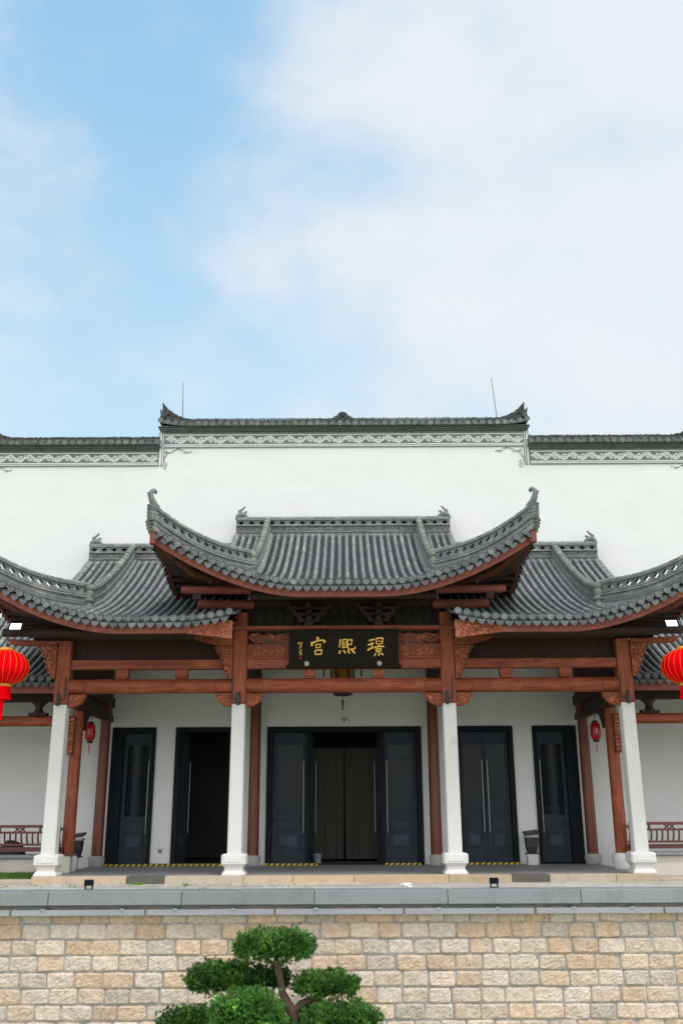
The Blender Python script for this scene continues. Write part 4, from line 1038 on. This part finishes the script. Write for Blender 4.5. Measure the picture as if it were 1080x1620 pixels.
for i in range(6):
    a = math.pi/3*i; mb.tube([(x0+.25*math.cos(a),y0+.25*math.sin(a),3.72),(x0+.25*math.cos(a),y0+.25*math.sin(a),4.45)], .022, 6)
mb.lathe(x0, y0, [(.12,3.655),(.2,3.68),(.22,3.718)], 12)
for i in range(16): mb.tube([(x0+.2*math.cos(i*.4),y0+.2*math.sin(i*.4),3.70),(x0+.2*math.cos(i*.4),y0+.2*math.sin(i*.4),3.665)], .012, 5)
for sx in (-1,1): mb.tube([(x0+sx*.42,y0,4.45),(x0+sx*.42,y0,4.08)], [.01,.02], 6); mb.tube([(x0,y0,4.47),(x0+sx*.42,y0,4.45)], .012, 6)
mb.tube([(x0,y0,4.48),(x0,y0,5.9)], .012, 6); mb.build('lantern_frame', M['dark'], pl)
mb = MB(); mb.lathe(x0, y0, [(.215,3.79),(.215,4.41)], 6, smooth=False); mb.build('amber_pane', M['amber'], pl)
mb = MB(); mb.tube([(x0,y0,3.66),(x0,y0,3.58),(x0,y0,3.56),(x0,y0,3.33)], [.005,.006,.022,.014], 8); mb.build('tassel', M['dark'], pl)

# ================================================================ small things
for i, (x, lab) in enumerate(((-XO-.03,'dark tube spotlight on the leftmost porch post'),(-XI+.0,'dark tube spotlight on the post left of the name board'),(XI+.0-.05,'dark tube spotlight on the post right of the name board'),(XO+.0,'dark tube spotlight on the rightmost porch post'))):
    t = thing('tube_spotlight', (x, YC-.2, 3.3), lab, 'spotlight', 'tube spotlights on the posts')
    a = MB(); a.lathe(x, YC-.21, [(.032,3.27),(.036,3.29),(.036,3.53),(.03,3.54)], 14); a.build('lamp_tube', M['dark'], t)
    cx = x-(.13 if i % 2 else -.12); a = MB(); a.box(min(x,cx), max(x,cx), YC-.20, YC-.185, 3.395, 3.415); a.tube([(cx,YC-.165,3.40),(cx,YC-.165,3.85)], .013, 6); a.build('conduit', M['dark'], t)
for sx, nm in ((-1,'left'),(1,'right')):
    x = sx*6.58; z = 4.74; t = thing('lit_floodlight', (x, 19.0, z), f'lit white floodlight under the upswept {nm} roof corner', 'floodlight', 'lit floodlights under the eaves')
    a = MB(); a.obox((x,19.0,z), (.14,0,0), (0,.05,.09), (0,.035,-.02)); a.tube([(x-sx*.1,19.1,z+.03),(x-sx*.25,19.2,z+.05)], .02, 6); a.build('housing', M['dark'], t)
    a = MB(); a.obox((x,18.962,z-.025+.045), (.105,0,.0), (0,.04,.06), (0,.004,-.003)); a.build('lamp_glass', M['led'], t)
def ground_light(x, lab):
    t = thing('ground_floodlight', (x, 18.15, -.127), lab, 'floodlight', 'small dark floodlights on the terrace edge')
    a = MB(); a.obox((x,18.13,-.01), (.078,0,0), (0,.035,.01), (0,-.012,.042)); 
    for k in range(6): a.obox((x-.065+k*.026,18.18,-.01), (.004,0,0), (0,.022,0), (0,-.012,.036))
    a.build('lamp_head', M['frame'], t, bevel=.006)
    a = MB()
    for s_ in (-1,1): a.box(x+s_*.06-.012, x+s_*.06+.012, 18.12, 18.16, -.12, -.03)
    a.box(x-.07, x+.07, 18.10, 18.2, -.127, -.112); a.build('stand', M['dark'], t)
ground_light(-4.53, 'small dark floodlight standing on the terrace in front of the left single door'); ground_light(2.64, 'small dark floodlight standing on the terrace in front of the right double door')
def litter_bin(x, y, lab):
    t = thing('litter_bin', (x, y, 0), lab, 'bin', 'black litter bins by the wall')
    a = MB(); a.sq(x, y, [(.10,.262),(.13,.40),(.14,.60)], .08); a.box(x-.145, x+.145, y-.145, y+.145, .24, .262); a.build('bin_body', M['dark'], t, bevel=.01)
    a = MB(); a.obox((x,y,.715), (.175,0,.02), (0,.16,.03), (-.003,-.004,.022)); a.build('tilted_lid', M['dark'], t, bevel=.008)
    a = MB(); a.box(x-.16, x+.16, y-.15, y+.15, .605, .65); a.build('ash_tray', M['drum'], t, bevel=.01)
    a = MB(); a.box(x-.10, x+.10, y-.10, y+.10, .0, .235)
    for k in range(7): a.tube([(x-.11+k*.0367, y-.115, .0),(x-.11+k*.0367, y-.115, .24)], .011, 6)
    for sx in (-1,1):
        for k in range(6): a.tube([(x+sx*.112, y-.1+k*.04, .0),(x+sx*.112, y-.1+k*.04, .24)], .011, 6)
    a.build('ribbed_base', M['chrome'], t)
litter_bin(4.40, 23.85, 'black litter bin with chrome ribs beside the right single door'); litter_bin(-6.10, 23.0, 'black litter bin behind the left red column by the corridor')
t = thing('emergency_light', (0, 24.28, 3.38), 'oval white emergency light above the middle doorway', 'light')
a = MB(); 
a.tube([(0,24.30,3.38),(0,24.25,3.38),(0,24.22,3.38)], [.085,.08,.05], 18); a.tube([(-.07,24.27,3.40),(.1,24.27,3.36)], [.05,.05], 10); a.build('lamp_housing', M['white'], t)
a = MB(); a.tube([(0.0,24.225,3.38),(0.0,24.205,3.38)], [.045,.03], 14); a.build('lamp_lens', M['steel'], t)
t = thing('wall_socket', (-4.42, 24.29, .33), 'small grey socket cover low on the white wall', 'socket')
a = MB(); a.box(-4.475,-4.375,24.282,24.299,.28,.38); a.build('cover_plate', M['steel'], t, bevel=.005)
a = MB(); a.box(-4.445,-4.405,24.276,24.281,.31,.35); a.build('socket_insert', M['dark'], t)
for x0, x1, lab in ((-5.66,-2.86,'long yellow and black hazard strip under the left doors'),(-1.87,-.64,'hazard strip below the left leaf of the middle doorway'),(.96,1.80,'short hazard strip below the right leaf of the middle doorway'),(2.84,4.10,'hazard strip below the right double door')):
    t = thing('hazard_tape', ((x0+x1)/2, 24.0, .004), lab, 'hazard tape', 'yellow and black hazard strips on the threshold')
    a = MB(); a.box(x0, x1, 23.98, 24.2, .0, .05); a.build('yellow_strip', M['hazard_y'], t)
    a = MB(); x = x0+.02
    while x < x1-.12:
        a.add([(x,23.976,.001),(x+.065,23.976,.001),(x+.115,23.976,.051),(x+.05,23.976,.051),(x+.05,23.976,.053),(x+.115,23.976,.053),(x+.24,24.2,.053),(x+.175,24.2,.053)], [(0,1,2,3),(4,5,6,7)]); x += .135
    a.build('black_stripe', M['hazard_b'], t)
t = thing('dark_bag', (-7.15, 21.75, .35), 'dark slumped bag lying on the left corridor bench', 'bag')
a = MB(); vs = []
for j in range(9):
    for i in range(16):
        ph = j/8*math.pi/2*1.0; an = 2*math.pi*i/16; r = math.cos(ph)
        vs.append((-7.15+.30*r*math.cos(an)*(1+.1*math.sin(3*an)), 21.72+.16*r*math.sin(an), .352+.26*math.sin(ph)*(1+.12*math.sin(an*2))))
a.add(vs, [(j*16+i, j*16+(i+1)%16, (j+1)*16+(i+1)%16, (j+1)*16+i) for j in range(8) for i in range(16)], smooth=True); a.build('bag_body', M['dark'], t)
a = MB(); a.tube([(-7.3,21.6,.5),(-7.2,21.58,.64),(-7.05,21.58,.62),(-7.0,21.6,.48)], .012, 6); a.build('bag_strap', M['dark'], t)
t = thing('paint_bucket', (-.68, 24.62, 0), 'blue and white paint bucket standing inside the middle doorway', 'bucket')
a = MB(); a.lathe(-.66, 24.66, [(.085,.0),(.10,.22),(.105,.23),(.105,.245)], 18); a.build('bucket_body', M['bucket'], t)
a = MB(); a.tube([(-.66+.105*math.cos(k*.35), 24.56, .23-.09*math.sin(k*.35)) for k in range(10)], .005, 5); a.build('bucket_handle', M['steel'], t)
a = MB(); vs = []
random.seed(3)
def lump(cx, cy, cz, rx, ry, rz, name, m_, lab, cat, jag=.2):
    a = MB(); vs = [(cx, cy, cz+rz)]
    for j in range(1, 6):
        for i in range(9):
            ph = j/6*math.pi; an = 2*math.pi*i/9; k = 1+random.uniform(-jag, jag); vs.append((cx+rx*k*math.sin(ph)*math.cos(an), cy+ry*k*math.sin(ph)*math.sin(an), cz+rz*k*math.cos(ph)))
    vs.append((cx, cy, cz-rz)); fs = [(0, 1+i, 1+(i+1)%9) for i in range(9)]
    for j in range(4): fs += [(1+j*9+i, 1+(j+1)*9+i, 1+(j+1)*9+(i+1)%9, 1+j*9+(i+1)%9) for i in range(9)]
    fs += [(37+i, 46, 37+(i+1)%9) for i in range(9)]; a.add(vs, fs); return tag(a.build(name, m_), lab, cat)
lump(-2.53, 18.2, -.095, .075, .05, .045, 'loose_stone', M['drum'], 'dark loose stone lying on the terrace paving', 'stone', .18)
lump(1.12, 18.5, -.10, .09, .06, .04, 'crumpled_paper', M['white'], 'crumpled white paper on the terrace below the right inner column', 'litter', .45)
mb = MB()
for _ in range(330):
    x = random.uniform(-6.9, -1.0) if random.random() < .8 else random.uniform(-6, 6); y = random.uniform(18.3, 19.55); s_ = random.uniform(.015, .04); a_ = random.uniform(0, 6.3)
    z = -.122+random.uniform(0, .01); c = (math.cos(a_)*s_, math.sin(a_)*s_); t = random.choice([(2.2,1.6,.8),(1.2,1.0,.6),(1.6,1.7,1),(2.6,2.0,.9)])
    mb.add([(x-c[0],y-c[1],z),(x+c[1]*.4,y-c[0]*.4,z+.01),(x+c[0],y+c[1],z+.018),(x-c[1]*.4,y+c[0]*.4,z+.006)], [(0,1,2,3)], t)
for (x, y) in ((-4.0,19.4),(-3.9,19.42),(-2.95,19.0),(-6.9,19.2),(-3.85,19.38)):
    for k in range(14):
        a_ = random.uniform(0,6.3); l = random.uniform(.05,.11); mb.add([(x-.012,y,-.125),(x+.012,y,-.125),(x+math.cos(a_)*l,y+math.sin(a_)*l*.5,-.125+random.uniform(.02,.07))], [(0,1,2)], (2.2,2.0,.8))
tag(mb.build('fallen_leaves', M['grass']), 'scattered yellow green leaves and weeds on the pale terrace paving', 'leaves', kind='stuff')

# ================================================================ cloud-pruned tree
random.seed(11)
tr = thing('cloud_pruned_tree', (-.75, 14.5, -3), 'cloud pruned evergreen with rounded green pads standing before the stone wall', 'tree')
mb = MB()
mb.tube([(-.62,14.6,-3),(-.66,14.58,-2.5),(-.80,14.55,-2.05),(-.78,14.5,-1.75),(-.70,14.5,-1.52),(-.78,14.5,-1.38),(-.865,14.5,-1.22),(-.90,14.5,-1.05),(-.93,14.5,-.92),(-.96,14.5,-.78)], [.13,.12,.105,.095,.088,.07,.052,.048,.055,.035], 12)
mb.build('trunk', M['bark'], tr)
for pts, rr in (([(-.74,14.5,-1.50),(-.60,14.48,-1.36),(-.45,14.5,-1.30),(-.2,14.5,-1.22)],[.06,.055,.045,.03]),([(-.76,14.5,-1.72),(-.55,14.4,-1.60),(-.30,14.35,-1.58),(.1,14.3,-1.56)],[.06,.05,.045,.03]),
                ([(-.76,14.52,-1.6),(-1.1,14.7,-1.4),(-1.5,14.8,-1.25)],[.06,.045,.03]),([(-.78,14.5,-1.75),(-1.0,14.25,-1.6),(-1.3,14.15,-1.5)],[.05,.04,.03]),([(-.8,14.55,-1.8),(-1.5,14.6,-1.65),(-2.1,14.6,-1.6)],[.05,.04,.03]),
                ([(-.94,14.5,-.9),(-1.15,14.5,-.75),(-1.3,14.5,-.68)],[.03,.02,.015]),([(-.94,14.5,-.9),(-.75,14.5,-.76),(-.6,14.5,-.70)],[.03,.02,.015]),([(-.95,14.5,-.88),(-.86,14.45,-.8),(-.74,14.42,-.86)],[.02,.012,.008])):
    mb = MB(); mb.tube(pts, rr, 8); mb.build('branch', M['bark'], tr)
pads = [  # cx, cy, cz, rx, ry, rz, tone(lightness), tufts
    (-.98,14.5,-.655,.56,.45,.225, 1.0, 950), (-1.70,14.9,-1.13,.56,.42,.23, .8, 900), (-1.30,14.1,-1.45,.50,.42,.31, 1.35, 1050),
    (-1.05,14.75,-1.10,.28,.25,.15, .62, 260), (-.25,14.55,-1.15,.44,.33,.165, 1.0, 700), (-.04,14.25,-1.52,.50,.38,.20, 1.05, 850), (-2.12,14.6,-1.62,.42,.36,.19, .75, 560), (-1.85,14.0,-1.82,.58,.4,.2,1.0,500), (-.42,14.55,-1.50,.24,.22,.15,.6,200), (-.80,14.2,-1.66,.22,.2,.12,.9,220)]
for (cx, cy, cz, rx, ry, rz, tn, nt_) in pads:
    mb = MB(); lobes = [(random.uniform(-.6,.6), random.uniform(-.5,.5), random.uniform(.25,.42)) for _ in range(8)]
    def rad(th, ph):
        k = 1+.07*math.sin(3*th+cx*7)+.06*math.sin(6*th+cz*11)+.05*math.sin(5*ph+th*4+cx)+.04*math.sin(11*th+3*ph); return k
    for _ in range(int(nt_*1.9)):
        th = random.uniform(0, 6.283); sz = random.uniform(-.75, 1); 
        ph = math.asin(sz); k = rad(th, ph)*random.uniform(.84, 1.0)*(1.12 if random.random() < .09 else 1)
        zz = rz*(sz if sz > 0 else sz*.6)*k
        px_, py_, pz_ = cx+rx*k*math.cos(ph)**.8*math.cos(th), cy+ry*k*math.cos(ph)**.8*math.sin(th), cz+zz+.035*math.sin(px_*14 if _ else 0)*1
        nrm = Vector((math.cos(ph)*math.cos(th)/rx, math.cos(ph)*math.sin(th)/ry, (sz+.35)/rz)).normalized()
        # clump colour: broad patches of fresh and old growth
        pn = math.sin(px_*9+3*cz)*math.sin(py_*8+1)*math.sin(pz_*11+cx*5)
        l = tn*random.uniform(.6, 1.3)*(1+.5*pn); fresh = random.random() < .06+.16*(pn > .25)
        c = (.072*l, .205*l, .032*l) if not fresh else random.choice(((.27*l, .44*l, .04*l), (.34*l, .42*l, .06*l), (.20*l, .42*l, .05*l)))
        for q in range(8):
            d = (nrm*random.uniform(.5,1.2)+Vector((random.uniform(-1,1),random.uniform(-1,1),random.uniform(-.7,1)))*.65).normalized()
            s_ = d.cross(Vector((random.uniform(-1,1),random.uniform(-1,1),random.uniform(-1,1)))).normalized(); ln = random.uniform(.034,.066); w_ = random.uniform(.004,.0075)
            o_ = Vector((px_,py_,pz_)); kk = random.uniform(.8,1.2)
            mb.add([o_, o_+d*ln*.45+s_*w_, o_+d*ln, o_+d*ln*.45-s_*w_], [(0,1,2,3)], (c[0]*kk, c[1]*kk, c[2]*kk))
    fp = mb.build('foliage_pad', M['leaf'], tr)
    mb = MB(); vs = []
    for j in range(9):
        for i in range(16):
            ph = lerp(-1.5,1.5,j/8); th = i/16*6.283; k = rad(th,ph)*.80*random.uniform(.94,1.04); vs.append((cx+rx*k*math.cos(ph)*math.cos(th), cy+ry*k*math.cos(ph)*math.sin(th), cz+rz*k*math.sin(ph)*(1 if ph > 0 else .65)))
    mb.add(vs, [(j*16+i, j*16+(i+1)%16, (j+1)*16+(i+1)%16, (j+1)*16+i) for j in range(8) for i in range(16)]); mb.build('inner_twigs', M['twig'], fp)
